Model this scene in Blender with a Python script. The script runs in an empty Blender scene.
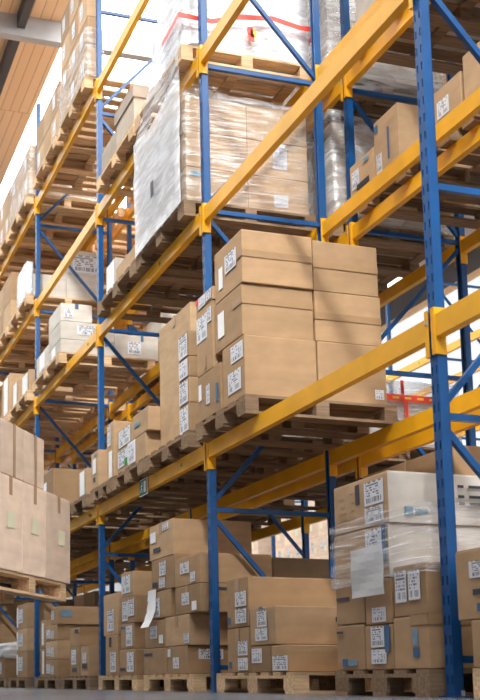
import bpy, bmesh, math, random
from mathutils import Vector, Matrix, noise
R = random.Random(7)
SC = bpy.context.scene
COL = SC.collection
PI = math.pi

# ------------------------------------------------------------------ camera
F_PX, YAW, PITCH, ROLL = 1010.556, 0.256, 0.1307, 0.0009
CAM = Vector((-3.0399, -4.2105, 0.0689))
cam = bpy.data.cameras.new('camera')
cam_ob = bpy.data.objects.new('camera', cam)
COL.objects.link(cam_ob)
cam.sensor_fit = 'VERTICAL'
cam.sensor_height = 24.0
cam.lens = F_PX * 24.0 / 700.0
cam.shift_x = (240 - 53.55) / 700.0
cam.shift_y = (549.63 - 350) / 700.0
cam.clip_end = 200
fw = Vector((math.sin(YAW) * math.cos(PITCH), math.cos(YAW) * math.cos(PITCH), math.sin(PITCH)))
rt = Vector((math.cos(YAW), -math.sin(YAW), 0))
up = rt.cross(fw)
r2 = rt * math.cos(ROLL) + up * math.sin(ROLL)
u2 = up * math.cos(ROLL) - rt * math.sin(ROLL)
M = Matrix((r2, u2, -fw)).transposed().to_4x4()
M.translation = CAM
cam_ob.matrix_world = M
cam.dof.use_dof = True
cam.dof.focus_distance = 7.0
cam.dof.aperture_fstop = 2.4
SC.camera = cam_ob


def in_view(x0, x1, y0, y1, z0, z1):
    """True when a block of the warehouse could show in the photograph (with a margin): what lies wholly outside is not built."""
    lo = [1e9, 1e9]
    hi = [-1e9, -1e9]
    for x in (x0, x1):
        for y in (y0, y1):
            for z in (z0, z1):
                d = Vector((x, y, z)) - CAM
                w = d.dot(fw)
                if w < 0.3:
                    continue
                p = (53.55 + F_PX * d.dot(r2) / w, 549.63 - F_PX * d.dot(u2) / w)
                for k in (0, 1):
                    lo[k] = min(lo[k], p[k])
                    hi[k] = max(hi[k], p[k])
    return hi[0] > -8 and lo[0] < 488 and hi[1] > -8 and lo[1] < 708


# ------------------------------------------------------------------ materials
def new_mat(name):
    m = bpy.data.materials.new(name)
    m.use_nodes = True
    nt = m.node_tree
    b = nt.nodes['Principled BSDF']
    return m, nt, b


def nd(nt, kind, **kw):
    n = nt.nodes.new(kind)
    for k, v in kw.items():
        setattr(n, k, v)
    return n


def noise_node(nt, coord, scale, detail=3, mapping=None):
    tc = nd(nt, 'ShaderNodeTexCoord')
    mp = nd(nt, 'ShaderNodeMapping')
    nt.links.new(tc.outputs[coord], mp.inputs['Vector'])
    if mapping:
        mp.inputs['Scale'].default_value = mapping
    n = nd(nt, 'ShaderNodeTexNoise')
    n.inputs['Scale'].default_value = scale
    n.inputs['Detail'].default_value = detail
    nt.links.new(mp.outputs['Vector'], n.inputs['Vector'])
    return n


def ramp(nt, fac, stops):
    r = nd(nt, 'ShaderNodeValToRGB')
    e = r.color_ramp.elements
    while len(e) < len(stops):
        e.new(0.5)
    for i, (p, c) in enumerate(stops):
        e[i].position = p
        e[i].color = (*c, 1)
    nt.links.new(fac, r.inputs['Fac'])
    return r


def simple(name, col, rough=0.5, metal=0.0, var=0.12, scale=6.0, spec=0.5, bump=0.0, mapping=None):
    m, nt, b = new_mat(name)
    n = noise_node(nt, 'Object', scale, 4, mapping)
    lo = tuple(c * (1 - var) for c in col)
    hi = tuple(min(1, c * (1 + var)) for c in col)
    r = ramp(nt, n.outputs['Fac'], [(0.3, lo), (0.7, hi)])
    nt.links.new(r.outputs['Color'], b.inputs['Base Color'])
    b.inputs['Roughness'].default_value = rough
    b.inputs['Metallic'].default_value = metal
    b.inputs['Specular IOR Level'].default_value = spec
    if bump:
        bp = nd(nt, 'ShaderNodeBump')
        bp.inputs['Strength'].default_value = bump
        bp.inputs['Distance'].default_value = 0.01
        nt.links.new(n.outputs['Fac'], bp.inputs['Height'])
        nt.links.new(bp.outputs['Normal'], b.inputs['Normal'])
    return m


def cardboard(name, col):
    m, nt, b = new_mat(name)
    n = noise_node(nt, 'Object', 5, 5, (1, 1, 2.5))
    r = ramp(nt, n.outputs['Fac'], [(0.25, tuple(c * .84 for c in col)), (0.75, tuple(c * 1.1 for c in col))])
    oi = nd(nt, 'ShaderNodeObjectInfo')
    hs = nd(nt, 'ShaderNodeHueSaturation')
    mr = nd(nt, 'ShaderNodeMapRange')
    mr.inputs['To Min'].default_value = 0.86
    mr.inputs['To Max'].default_value = 1.12
    nt.links.new(oi.outputs['Random'], mr.inputs['Value'])
    nt.links.new(mr.outputs['Result'], hs.inputs['Value'])
    nt.links.new(r.outputs['Color'], hs.inputs['Color'])
    nt.links.new(hs.outputs['Color'], b.inputs['Base Color'])
    b.inputs['Roughness'].default_value = 0.72
    b.inputs['Specular IOR Level'].default_value = 0.3
    n2 = noise_node(nt, 'Object', 60, 2, (1, 1, .15))
    bp = nd(nt, 'ShaderNodeBump')
    bp.inputs['Strength'].default_value = 0.12
    bp.inputs['Distance'].default_value = 0.004
    nt.links.new(n2.outputs['Fac'], bp.inputs['Height'])
    nt.links.new(bp.outputs['Normal'], b.inputs['Normal'])
    return m


def wood(name, col, mapping=(1.5, 18, 18), var=0.3):
    m, nt, b = new_mat(name)
    n = noise_node(nt, 'Object', 3, 5, mapping)
    r = ramp(nt, n.outputs['Fac'], [(0.3, tuple(c * (1 - var) for c in col)), (0.7, tuple(min(1, c * (1 + var)) for c in col))])
    oi = nd(nt, 'ShaderNodeObjectInfo')
    hs = nd(nt, 'ShaderNodeHueSaturation')
    mr = nd(nt, 'ShaderNodeMapRange')
    mr.inputs['To Min'].default_value = 0.75
    mr.inputs['To Max'].default_value = 1.2
    nt.links.new(oi.outputs['Random'], mr.inputs['Value'])
    nt.links.new(mr.outputs['Result'], hs.inputs['Value'])
    nt.links.new(r.outputs['Color'], hs.inputs['Color'])
    nt.links.new(hs.outputs['Color'], b.inputs['Base Color'])
    b.inputs['Roughness'].default_value = 0.85
    b.inputs['Specular IOR Level'].default_value = 0.2
    return m


def film_mat(name, opacity=(0.12, 0.75), mapping=(3, 3, 9), milky=0.5, tilt=0.0):
    """clear stretch film: mostly see-through with white creases and a gloss"""
    m, nt, b = new_mat(name)
    nt.nodes.remove(b)
    out = nt.nodes['Material Output']
    n = noise_node(nt, 'Object', 2.2, 6, mapping)
    n.inputs['Distortion'].default_value = 0.5
    if tilt:
        n.inputs['Vector'].links[0].from_node.inputs['Rotation'].default_value = (tilt, tilt, 0)
    r = ramp(nt, n.outputs['Fac'], [(0.42, (opacity[0],) * 3), (0.62, (opacity[1],) * 3)])
    tr = nd(nt, 'ShaderNodeBsdfTransparent')
    tr.inputs['Color'].default_value = (0.96, 0.97, 0.98, 1)
    df = nd(nt, 'ShaderNodeBsdfDiffuse')
    df.inputs['Color'].default_value = (0.86, 0.87, 0.9, 1)
    gl = nd(nt, 'ShaderNodeBsdfGlossy')
    gl.inputs['Roughness'].default_value = 0.22
    gl.inputs['Color'].default_value = (0.95, 0.96, 1, 1)
    bp = nd(nt, 'ShaderNodeBump')
    bp.inputs['Strength'].default_value = 0.6
    bp.inputs['Distance'].default_value = 0.03
    nt.links.new(n.outputs['Fac'], bp.inputs['Height'])
    nt.links.new(bp.outputs['Normal'], gl.inputs['Normal'])
    mg = nd(nt, 'ShaderNodeMixShader')
    mg.inputs['Fac'].default_value = 1 - milky
    nt.links.new(df.outputs['BSDF'], mg.inputs[1])
    nt.links.new(gl.outputs['BSDF'], mg.inputs[2])
    mx = nd(nt, 'ShaderNodeMixShader')
    nt.links.new(r.outputs['Color'], mx.inputs['Fac'])
    nt.links.new(tr.outputs['BSDF'], mx.inputs[1])
    nt.links.new(mg.outputs['Shader'], mx.inputs[2])
    nt.links.new(mx.outputs['Shader'], out.inputs['Surface'])
    return m


def label_mat(name, seed, ink=(0.16, 0.16, 0.19), paper=(0.70, 0.71, 0.76), amount=0.52):
    """white paper with rows of illegible print and a bar code"""
    m, nt, b = new_mat(name)
    tc = nd(nt, 'ShaderNodeTexCoord')
    sp = nd(nt, 'ShaderNodeSeparateXYZ')
    nt.links.new(tc.outputs['Generated'], sp.inputs['Vector'])

    def math_(op, a, bb=None):
        q = nd(nt, 'ShaderNodeMath', operation=op)
        for i, v in enumerate((a, bb)):
            if v is None:
                continue
            if isinstance(v, (int, float)):
                q.inputs[i].default_value = v
            else:
                nt.links.new(v, q.inputs[i])
        return q.outputs[0]
    x, z = sp.outputs['X'], sp.outputs['Z']
    # text rows
    row = math_('FLOOR', math_('MULTIPLY', z, 9.0))
    infr = math_('FRACT', math_('MULTIPLY', z, 9.0))
    cx = nd(nt, 'ShaderNodeCombineXYZ')
    nt.links.new(math_('MULTIPLY', x, 5.0), cx.inputs[0])
    nt.links.new(math_('ADD', math_('MULTIPLY', row, 3.7), seed * 5.3), cx.inputs[1])
    nz = nd(nt, 'ShaderNodeTexNoise')
    nz.inputs['Scale'].default_value = 1.3
    nz.inputs['Detail'].default_value = 2
    nt.links.new(cx.outputs[0], nz.inputs['Vector'])
    text = math_('MULTIPLY', math_('GREATER_THAN', nz.outputs['Fac'], amount), math_('GREATER_THAN', infr, 0.4))
    # bar code band
    cb = nd(nt, 'ShaderNodeCombineXYZ')
    nt.links.new(math_('MULTIPLY', x, 26.0), cb.inputs[0])
    cb.inputs[1].default_value = seed * 2.1
    nb = nd(nt, 'ShaderNodeTexNoise')
    nb.inputs['Scale'].default_value = 1.0
    nb.inputs['Detail'].default_value = 0
    nt.links.new(cb.outputs[0], nb.inputs['Vector'])
    band = math_('MULTIPLY', math_('GREATER_THAN', z, 0.1), math_('LESS_THAN', z, 0.32))
    bars = math_('MULTIPLY', math_('GREATER_THAN', nb.outputs['Fac'], 0.5), band)
    txt = math_('MULTIPLY', text, math_('GREATER_THAN', z, 0.36))
    mar = math_('MULTIPLY', math_('GREATER_THAN', x, 0.09), math_('LESS_THAN', x, 0.91))
    fac = math_('MULTIPLY', math_('MAXIMUM', bars, txt), mar)
    mix = nd(nt, 'ShaderNodeMix', data_type='RGBA')
    nt.links.new(fac, mix.inputs[0])
    mix.inputs[6].default_value = (*paper, 1)
    mix.inputs[7].default_value = (*ink, 1)
    nt.links.new(mix.outputs[2], b.inputs['Base Color'])
    b.inputs['Roughness'].default_value = 0.5
    return m


MT = {}
MT['kraft'] = cardboard('kraft_cardboard', (0.43, 0.272, 0.148))
MT['kraft_light'] = cardboard('light_kraft_cardboard', (0.52, 0.345, 0.20))
MT['kraft_dark'] = cardboard('dark_kraft_cardboard', (0.33, 0.205, 0.108))
MT['pale'] = cardboard('pale_cardboard', (0.88, 0.69, 0.54))
MT['white'] = cardboard('white_cardboard', (0.64, 0.585, 0.52))
MT['grey'] = cardboard('greyish_cardboard', (0.5, 0.41, 0.33))
MT['pallet'] = wood('pallet_wood', (0.27, 0.18, 0.112))
MT['pallet_light'] = wood('fresh_and_lit_pallet_wood', (0.68, 0.47, 0.28))  # fresh wood on the floor; on upper levels its brightness is painted-in light
MT['pallet_old'] = wood('old_pallet_wood', (0.19, 0.128, 0.082))
MT['blue'] = simple('blue_painted_steel', (0.004, 0.076, 0.25), 0.35, 0, 0.15, 5)
MT['yellow'] = simple('yellow_painted_steel', (0.85, 0.41, 0.01), 0.38, 0, 0.10, 4)
MT['steel'] = simple('grey_steel', (0.42, 0.43, 0.45), 0.45, 0.0, 0.1, 3)
MT['dark_steel'] = simple('dark_steel', (0.05, 0.05, 0.06), 0.5, 0.0, 0.15, 3)
MT['zinc'] = simple('zinc_plated_steel', (0.6, 0.6, 0.62), 0.35, 0.8, 0.1, 20)
MT['tape'] = simple('brown_packing_tape', (0.38, 0.235, 0.125), 0.3, 0, 0.08, 10)
MT['tape_light'] = simple('clear_packing_tape', (0.50, 0.34, 0.21), 0.25, 0, 0.08, 10)
MT['film'] = film_mat('clear_stretch_film', (0.06, 0.36), (1.6, 1.6, 17), .55, .6)
MT['film_grey'] = film_mat('loose_clear_film', (0.18, 0.5), (1.6, 1.6, 9), .85, .4)
MT['film_milky'] = film_mat('milky_stretch_film', (0.6, 0.95), (2, 2, 9), 0.8, .5)
MT['film_streak'] = film_mat('streaky_stretch_film', (0.04, 0.45), (1.2, 1.2, 18), 0.55, .12)
for k in range(4):
    MT['label%d' % k] = label_mat('printed_paper_label_%s' % 'abcd'[k], k + 1.0, amount=(0.52, 0.5, 0.55, 0.48)[k])
MT['paper'] = simple('white_paper', (0.9, 0.9, 0.92), 0.6, 0, 0.03, 10)
MT['note'] = simple('yellow_green_paper', (0.82, 0.78, 0.56), 0.6, 0, 0.04, 10)
MT['blue_ink'] = simple('blue_print', (0.05, 0.13, 0.27), 0.6, 0, 0.1, 30)
MT['light_blue_ink'] = simple('light_blue_print', (0.16, 0.28, 0.38), 0.6, 0, 0.2, 30)
MT['dark_ink'] = simple('dark_print', (0.04, 0.045, 0.06), 0.6, 0, 0.3, 40)
MT['red'] = simple('red_tape', (0.75, 0.05, 0.025), 0.4, 0, 0.1, 8)
MT['gold_ink'] = simple('yellow_print', (0.8, 0.5, 0.05), 0.5, 0, 0.1, 20)
MT['green'] = simple('green_sticker', (0.01, 0.28, 0.06), 0.5, 0, 0.1, 20)
MT['sign_green'] = simple('sign_green', (0.005, 0.16, 0.075), 0.4, 0, 0.05, 20)
MT['rubber'] = simple('black_rubber', (0.02, 0.02, 0.02), 0.8, 0, 0.2, 10)
MT['wall'] = simple('white_wall_panel', (0.66, 0.66, 0.68), 0.7, 0, 0.03, 0.6)
MT['wall_grey'] = simple('grey_wall_panel', (0.22, 0.22, 0.23), 0.8, 0, 0.04, 0.6)
MT['red_body'] = simple('forklift_paint', (0.45, 0.07, 0.03), 0.35, 0, 0.05, 3)


# ------------------------------------------------------------------ mesh helpers
def cube_into(bm, x0, x1, y0, y1, z0, z1):
    vs = [bm.verts.new((x, y, z)) for z in (z0, z1) for y in (y0, y1) for x in (x0, x1)]
    for f in ((0, 2, 3, 1), (4, 5, 7, 6), (0, 1, 5, 4), (2, 6, 7, 3), (0, 4, 6, 2), (1, 3, 7, 5)):
        bm.faces.new([vs[i] for i in f])
    return vs


def bar_into(bm, a, b, w, h, side=Vector((0, 1, 0))):
    """a rectangular tube from a to b, width w along 'side', height h across"""
    a, b = Vector(a), Vector(b)
    d = (b - a).normalized()
    s = (side - d * side.dot(d)).normalized()
    t = d.cross(s)
    vs = []
    for p in (a, b):
        for i, j in ((-1, -1), (1, -1), (1, 1), (-1, 1)):
            vs.append(bm.verts.new(p + s * (w / 2 * i) + t * (h / 2 * j)))
    for f in ((0, 1, 2, 3), (7, 6, 5, 4), (0, 4, 5, 1), (1, 5, 6, 2), (2, 6, 7, 3), (3, 7, 4, 0)):
        bm.faces.new([vs[i] for i in f])


def cyl_into(bm, c, axis, r, ln, seg=20):
    c = Vector(c)
    ax = Vector(axis).normalized()
    t = ax.orthogonal().normalized()
    s = ax.cross(t)
    ra, rb = [], []
    for k in range(seg):
        a = 2 * PI * k / seg
        o = (t * math.cos(a) + s * math.sin(a)) * r
        ra.append(bm.verts.new(c - ax * ln / 2 + o))
        rb.append(bm.verts.new(c + ax * ln / 2 + o))
    for k in range(seg):
        j = (k + 1) % seg
        bm.faces.new((ra[k], ra[j], rb[j], rb[k]))
    bm.faces.new(ra[::-1])
    bm.faces.new(rb)


def bevel(bm, off, seg=2, ang=0.6):
    es = [e for e in bm.edges if len(e.link_faces) == 2 and e.calc_face_angle(0) > ang]
    bmesh.ops.bevel(bm, geom=es, offset=off, segments=seg, affect='EDGES', profile=0.5)


def to_mesh(name, bm, mat):
    bmesh.ops.recalc_face_normals(bm, faces=bm.faces[:])
    me = bpy.data.meshes.new(name)
    bm.to_mesh(me)
    bm.free()
    me.materials.append(mat)
    return me


def obj(name, me, parent=None, loc=(0, 0, 0), rotz=0.0, label=None):
    o = bpy.data.objects.new(name, me)
    COL.objects.link(o)
    if parent is not None:
        o.parent = parent
    o.location = loc
    if rotz:
        o.rotation_euler = (0, 0, rotz)
    if label:
        o['label'] = label
    return o


def tag(o, label, cat, group=None):
    o['label'] = label
    o['category'] = cat
    if group:
        o['group'] = group
    return o


def struct(name, bm, mat):
    o = obj(name, to_mesh(name, bm, mat))
    o['kind'] = 'structure'
    return o


def box_mesh(name, dims, mat, bev=0.003, at=(0, 0, 0)):
    bm = bmesh.new()
    x, y, z = at
    cube_into(bm, *[v for c, d in zip((x, y, z), dims) for v in (c - d / 2, c + d / 2)])
    if bev:
        bevel(bm, bev, 2)
    return to_mesh(name, bm, mat)


# ------------------------------------------------------------------ cartons
def carton_mesh(w, d, h, mat, seed, bulge=0.004):
    """a closed carton: slightly bulged walls, worn edges, and two lid flaps meeting at a seam"""
    bm = bmesh.new()
    cube_into(bm, 0, w, 0, d, 0, h - 0.004)
    bmesh.ops.subdivide_edges(bm, edges=bm.edges[:], cuts=3, use_grid_fill=True)
    hz = h - 0.004
    for v in bm.verts:
        u = [min(v.co[k], L - v.co[k]) / L for k, L in enumerate((w, d, hz))]
        n = noise.noise(Vector((v.co.x * 3 + seed * 7.1, v.co.y * 3, v.co.z * 3)))
        for k, L in enumerate((w, d, hz)):
            if u[k] < 1e-6 and k != 2:
                o = [u[i] for i in range(3) if i != k]
                amt = min(1.0, min(o) * 4)
                v.co[k] += (-1 if v.co[k] < L / 2 else 1) * bulge * amt * (0.3 + n)
        if v.co.z > hz * 0.99:
            v.co.z += 0.003 * n
    bevel(bm, 0.005, 2, 1.0)
    g = 0.003
    cube_into(bm, 0.004, w - 0.004, 0.004, d / 2 - g, h - 0.006, h)
    cube_into(bm, 0.004, w - 0.004, d / 2 + g, d - 0.004, h - 0.006, h)
    me = to_mesh('carton', bm, mat)
    return me


SLAB = {}


def decal(parent, name, face, dims, u0, u1, v0, v1, mat, lift=0.005, label=None, th=0.0022):
    """a flat paper / tape / print on a wall of a carton. face 'A': the wall towards the aisle (-x); 'N': the end wall (-y).
    u runs left to right as one looks at that wall, v from its top down; both 0..1"""
    w, d, h = dims
    L = d if face == 'A' else w
    ww, hh = (u1 - u0) * L, (v1 - v0) * h
    me = box_mesh(name, (ww, th, hh), mat, 0)
    cu, cz = (u0 + u1) / 2 * L, h - (v0 + v1) / 2 * h
    if face == 'A':
        return obj(name, me, parent, (-lift, d - cu, cz), -PI / 2, label)
    return obj(name, me, parent, (cu, -lift, cz), 0, label)


UNSEEN = set('''bottom-tier far-end carton at aisle-side rack lowest level before its fifth frame|bottom-tier far-end carton at aisle-side rack lowest level before its sixth frame|bottom-tier far-end carton at aisle-side rack lowest level past its fifth frame|bottom-tier far-end carton at aisle-side rack lowest level past its fourth frame|bottom-tier far-end carton at rear rack lowest level before its fifth frame|bottom-tier far-end carton at rear rack lowest level before its sixth frame|bottom-tier far-end carton at rear rack lowest level before its third frame|bottom-tier far-end carton at rear rack lowest level past its fifth frame|bottom-tier far-end carton at rear rack lowest level past its sixth frame|bottom-tier far-end carton at rear rack third level beside the slotted upright|bottom-tier far-end carton of distant rack floor, beside the middle upright|bottom-tier far-end carton of distant rack floor, beside the wrapped pallet|bottom-tier far-end carton of distant rack floor, far behind the middle upright|bottom-tier far-end carton on aisle-side rack floor before its sixth frame|bottom-tier far-end carton on aisle-side rack floor past its fifth frame|bottom-tier far-end carton on aisle-side rack floor past its sixth frame|bottom-tier far-end carton on rear rack floor before its sixth frame|bottom-tier far-end carton on rear rack floor behind the wrapped cartons|bottom-tier far-end carton on rear rack floor past its fifth frame|bottom-tier far-end carton on rear rack floor past its sixth frame|bottom-tier far-end carton on rear rack floor past its third frame|bottom-tier far-end carton on rear rack floor past the middle frame|bottom-tier middle carton of distant rack floor, beside the middle upright|bottom-tier middle carton of distant rack floor, beside the wrapped pallet|bottom-tier middle carton of distant rack floor, far behind the middle upright|bottom-tier near-end carton at aisle-side rack lowest level before its fifth frame|bottom-tier near-end carton at aisle-side rack lowest level before its sixth frame|bottom-tier near-end carton at rear rack lowest level before its sixth frame|bottom-tier near-end carton at rear rack lowest level past its fifth frame|bottom-tier near-end carton at rear rack lowest level past its sixth frame|bottom-tier near-end carton at rear rack third level beside the slotted upright|bottom-tier near-end carton of distant rack floor, beside the middle upright|bottom-tier near-end carton of distant rack floor, beside the wrapped pallet|bottom-tier near-end carton of distant rack floor, far behind the middle upright|bottom-tier near-end carton on aisle-side rack floor before its sixth frame|bottom-tier near-end carton on aisle-side rack floor past its sixth frame|bottom-tier near-end carton on rear rack floor before its sixth frame|bottom-tier near-end carton on rear rack floor past its sixth frame|bottom-tier near-end carton on rear rack floor past its third frame|lower back pale carton at the rack end on the raised aisle pallet|middle inner far-corner carton inside the filmed brown load past the middle upright|second-tier far-end carton at rear rack lowest level before its fifth frame|second-tier far-end carton at rear rack lowest level before its fourth frame|second-tier far-end carton at rear rack lowest level before its sixth frame|second-tier far-end carton at rear rack lowest level past its fifth frame|second-tier far-end carton at rear rack lowest level past its sixth frame|second-tier far-end carton of distant rack floor, beside the middle upright|second-tier far-end carton of distant rack floor, beside the wrapped pallet|second-tier far-end carton of distant rack floor, far behind the middle upright|second-tier far-end carton on aisle-side rack floor before its sixth frame|second-tier far-end carton on aisle-side rack floor past its fifth frame|second-tier far-end carton on aisle-side rack floor past its sixth frame|second-tier far-end carton on rear rack floor before its sixth frame|second-tier far-end carton on rear rack floor past its fifth frame|second-tier far-end carton on rear rack floor past its sixth frame|second-tier far-end carton on rear rack floor past its third frame|second-tier far-end carton on rear rack floor past the middle frame|second-tier middle carton of distant rack floor, beside the middle upright|second-tier middle carton of distant rack floor, beside the wrapped pallet|second-tier middle carton of distant rack floor, far behind the middle upright|second-tier near-end carton at rear rack lowest level before its fourth frame|second-tier near-end carton at rear rack lowest level before its sixth frame|second-tier near-end carton at rear rack lowest level past its fifth frame|second-tier near-end carton at rear rack lowest level past its sixth frame|second-tier near-end carton of distant rack floor, beside the middle upright|second-tier near-end carton of distant rack floor, beside the wrapped pallet|second-tier near-end carton of distant rack floor, far behind the middle upright|second-tier near-end carton on aisle-side rack floor before its sixth frame|second-tier near-end carton on aisle-side rack floor past its sixth frame|second-tier near-end carton on rear rack floor before its sixth frame|second-tier near-end carton on rear rack floor past its sixth frame|second-tier near-end carton on rear rack floor past its third frame|third-tier far-end carton of distant rack floor, beside the middle upright|third-tier far-end carton of distant rack floor, beside the wrapped pallet|third-tier far-end carton of distant rack floor, far behind the middle upright|third-tier middle carton of distant rack floor, beside the middle upright|third-tier middle carton of distant rack floor, beside the wrapped pallet|third-tier middle carton of distant rack floor, far behind the middle upright|third-tier near-end carton of distant rack floor, beside the middle upright|third-tier near-end carton of distant rack floor, beside the wrapped pallet|third-tier near-end carton of distant rack floor, far behind the middle upright|top inner far-corner carton inside the filmed brown load past the middle upright|topmost far-end carton at aisle-side rack lowest level before its fifth frame|topmost far-end carton at aisle-side rack lowest level before its sixth frame|topmost far-end carton at aisle-side rack lowest level past its fifth frame|topmost far-end carton at aisle-side rack lowest level past its fourth frame|topmost far-end carton at rear rack lowest level before its fifth frame|topmost far-end carton at rear rack lowest level before its fourth frame|topmost far-end carton at rear rack lowest level before its sixth frame|topmost far-end carton at rear rack lowest level before its third frame|topmost far-end carton at rear rack lowest level past its fifth frame|topmost far-end carton at rear rack lowest level past its sixth frame|topmost far-end carton at rear rack third level beside the slotted upright|topmost far-end carton at third level of the rear rack before its sixth frame|topmost far-end carton at third level of the rear rack past its fifth frame|topmost far-end carton at top level of the rear rack past its fifth frame|topmost far-end carton inside the grey filmed load of the rear rack|topmost far-end carton inside the white filmed load of the rear rack|topmost far-end carton of distant rack floor, beside the middle upright|topmost far-end carton of distant rack floor, beside the wrapped pallet|topmost far-end carton of distant rack floor, far behind the middle upright|topmost far-end carton on aisle-side rack floor before its sixth frame|topmost far-end carton on aisle-side rack floor past its fifth frame|topmost far-end carton on aisle-side rack floor past its sixth frame|topmost far-end carton on rear rack floor before its sixth frame|topmost far-end carton on rear rack floor behind the wrapped cartons|topmost far-end carton on rear rack floor past its fifth frame|topmost far-end carton on rear rack floor past its sixth frame|topmost far-end carton on rear rack floor past its third frame|topmost far-end carton on rear rack floor past the middle frame|topmost middle carton of distant rack floor, beside the middle upright|topmost middle carton of distant rack floor, beside the wrapped pallet|topmost middle carton of distant rack floor, far behind the middle upright|topmost near-end carton at aisle-side rack lowest level before its fifth frame|topmost near-end carton at aisle-side rack lowest level before its sixth frame|topmost near-end carton at aisle-side rack lowest level past its fifth frame|topmost near-end carton at rear rack lowest level before its fourth frame|topmost near-end carton at rear rack lowest level before its sixth frame|topmost near-end carton at rear rack lowest level before its third frame|topmost near-end carton at rear rack lowest level past its fifth frame|topmost near-end carton at rear rack lowest level past its sixth frame|topmost near-end carton at rear rack third level before the middle upright|topmost near-end carton at rear rack third level beside the slotted upright|topmost near-end carton at third level of the rear rack past its fifth frame|topmost near-end carton of distant rack floor, beside the middle upright|topmost near-end carton of distant rack floor, beside the wrapped pallet|topmost near-end carton of distant rack floor, far behind the middle upright|topmost near-end carton of distant rack lowest level, beside the middle upright|topmost near-end carton on aisle-side rack floor before its sixth frame|topmost near-end carton on aisle-side rack floor past its sixth frame|topmost near-end carton on rear rack floor before its sixth frame|topmost near-end carton on rear rack floor past its sixth frame|topmost near-end carton on rear rack floor past its third frame|upper back pale carton at the rack end on the raised aisle pallet'''.split('|'))     # cartons wholly buried behind others
NB = [0]


def white_end(o):
    """a carton whose end wall is printed white"""
    o.data.materials.append(MT['white'])
    for p in o.data.polygons:
        if p.normal.y < -.7:
            p.material_index = 1
    return o




def carton(box, mat, label, decals=(), group=None, tape='top', parent_mat=None, name='cardboard_box', cat='box', rotz=0.0, tape_faces='AN', tape_mat='tape', v_tape=0.45):
    """box = x0,x1,y0,y1,z0,z1 (or origin + dims when rotated)"""
    if label in UNSEEN:
        return None
    x0, x1, y0, y1, z0, z1 = box
    w, d, h = x1 - x0, y1 - y0, z1 - z0
    NB[0] += 1
    me = carton_mesh(w, d, h, MT[mat], NB[0])
    o = obj(name, me, None, (x0, y0, z0), rotz)
    tag(o, label, cat, group)
    dims = (w, d, h)
    tm = MT[tape_mat]
    if tape == 'top':
        # tape along the lid seam, folded down the aisle wall
        bm = bmesh.new()
        t = 0.03
        cube_into(bm, -0.0035, w + 0.0035, d / 2 - t, d / 2 + t, h, h + 0.0012)
        cube_into(bm, -0.0055, -0.0035, d / 2 - t, d / 2 + t, h - min(0.09, h * .4), h + 0.0012)
        obj('packing_tape', to_mesh('packing_tape', bm, tm), o)
    elif tape == 'band':
        bm = bmesh.new()
        zc = h * (1 - v_tape)
        t = 0.025
        cube_into(bm, -0.006, w - 0.002, -0.006, -0.004, zc - t, zc + t)
        cube_into(bm, -0.006, -0.004, -0.006, min(0.14, d), zc - t, zc + t)
        obj('packing_tape', to_mesh('packing_tape', bm, tm), o)
    elif tape == 'end':
        # vertical strip in the middle of the -y wall, folded over the lid
        bm = bmesh.new()
        t = 0.022
        c = w * 0.5
        cube_into(bm, c - t, c + t, -0.006, -0.004, h - 0.13, h + 0.0012)
        cube_into(bm, c - t, c + t, -0.006, d * .9, h, h + 0.0012)
        obj('packing_tape', to_mesh('packing_tape', bm, tm), o)
    elif tape == 'end_full':
        bm = bmesh.new()
        t = 0.018
        c = w * 0.55
        cube_into(bm, c - t, c + t, -0.006, -0.004, 0.0, h + 0.0012)
        cube_into(bm, c - t, c + t, -0.006, d * .9, h, h + 0.0012)
        obj('packing_tape', to_mesh('packing_tape', bm, tm), o)
    nq_ = 0
    for q in decals:
        kind, face, u0, u1, v0, v1 = q[:6]
        if kind.startswith('label') or kind == 'label':
            nm, m = 'shipping_label', MT[kind if kind != 'label' else 'label%d' % (NB[0] % 4)]
        elif kind == 'paper':
            nm, m = 'paper_sheet', MT['paper']
        elif kind == 'note':
            nm, m = 'paper_note', MT['note']
        elif kind == 'tape':
            nm, m = 'packing_tape', MT['tape']
        elif kind == 'red':
            nm, m = 'red_sticker', MT['red']
        else:
            nm, m = 'printed_mark', MT[kind]
        decal(o, nm, face, dims, u0, u1, v0, v1, m, .005 + .0012 * nq_)
        nq_ += 1
    return o


# ------------------------------------------------------------------ pallets
BH, PH = 0.095, 0.135


def pallet_parts(w, d):
    """meshes of a wooden pallet, w along y (aisle side), d along x (into the rack); origin at the aisle-side near corner"""
    P = []
    dark = []
    n = max(5, round(w / 0.165))
    bm = bmesh.new()
    bw = 0.105
    for i in range(n):
        y = (w - bw) * i / (n - 1)
        cube_into(bm, 0, d, y, y + bw, PH - 0.02, PH)
    bevel(bm, 0.002, 1)
    P.append(('deck', bm, (0, 0, 0)))
    for i in range(3):
        bm = bmesh.new()
        x = (d - 0.1) * i / 2
        cube_into(bm, x, x + 0.1, 0, w, BH, PH - 0.02)
        P.append(('stringer_board', bm, (0, 0, 0)))
        for j in range(3):
            bm = bmesh.new()
            y = (w - 0.14) * j / 2
            cube_into(bm, x, x + 0.1, y, y + 0.14, 0.02, BH)
            bevel(bm, 0.004, 1)
            P.append(('block', bm, (0, 0, 0)))
    for j in range(3):
        bm = bmesh.new()
        y = (w - 0.12) * j / 2
        cube_into(bm, 0, d, y, y + 0.12, 0, 0.02)
        P.append(('bottom_board', bm, (0, 0, 0)))
    return P


PROTO = {}


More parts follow.
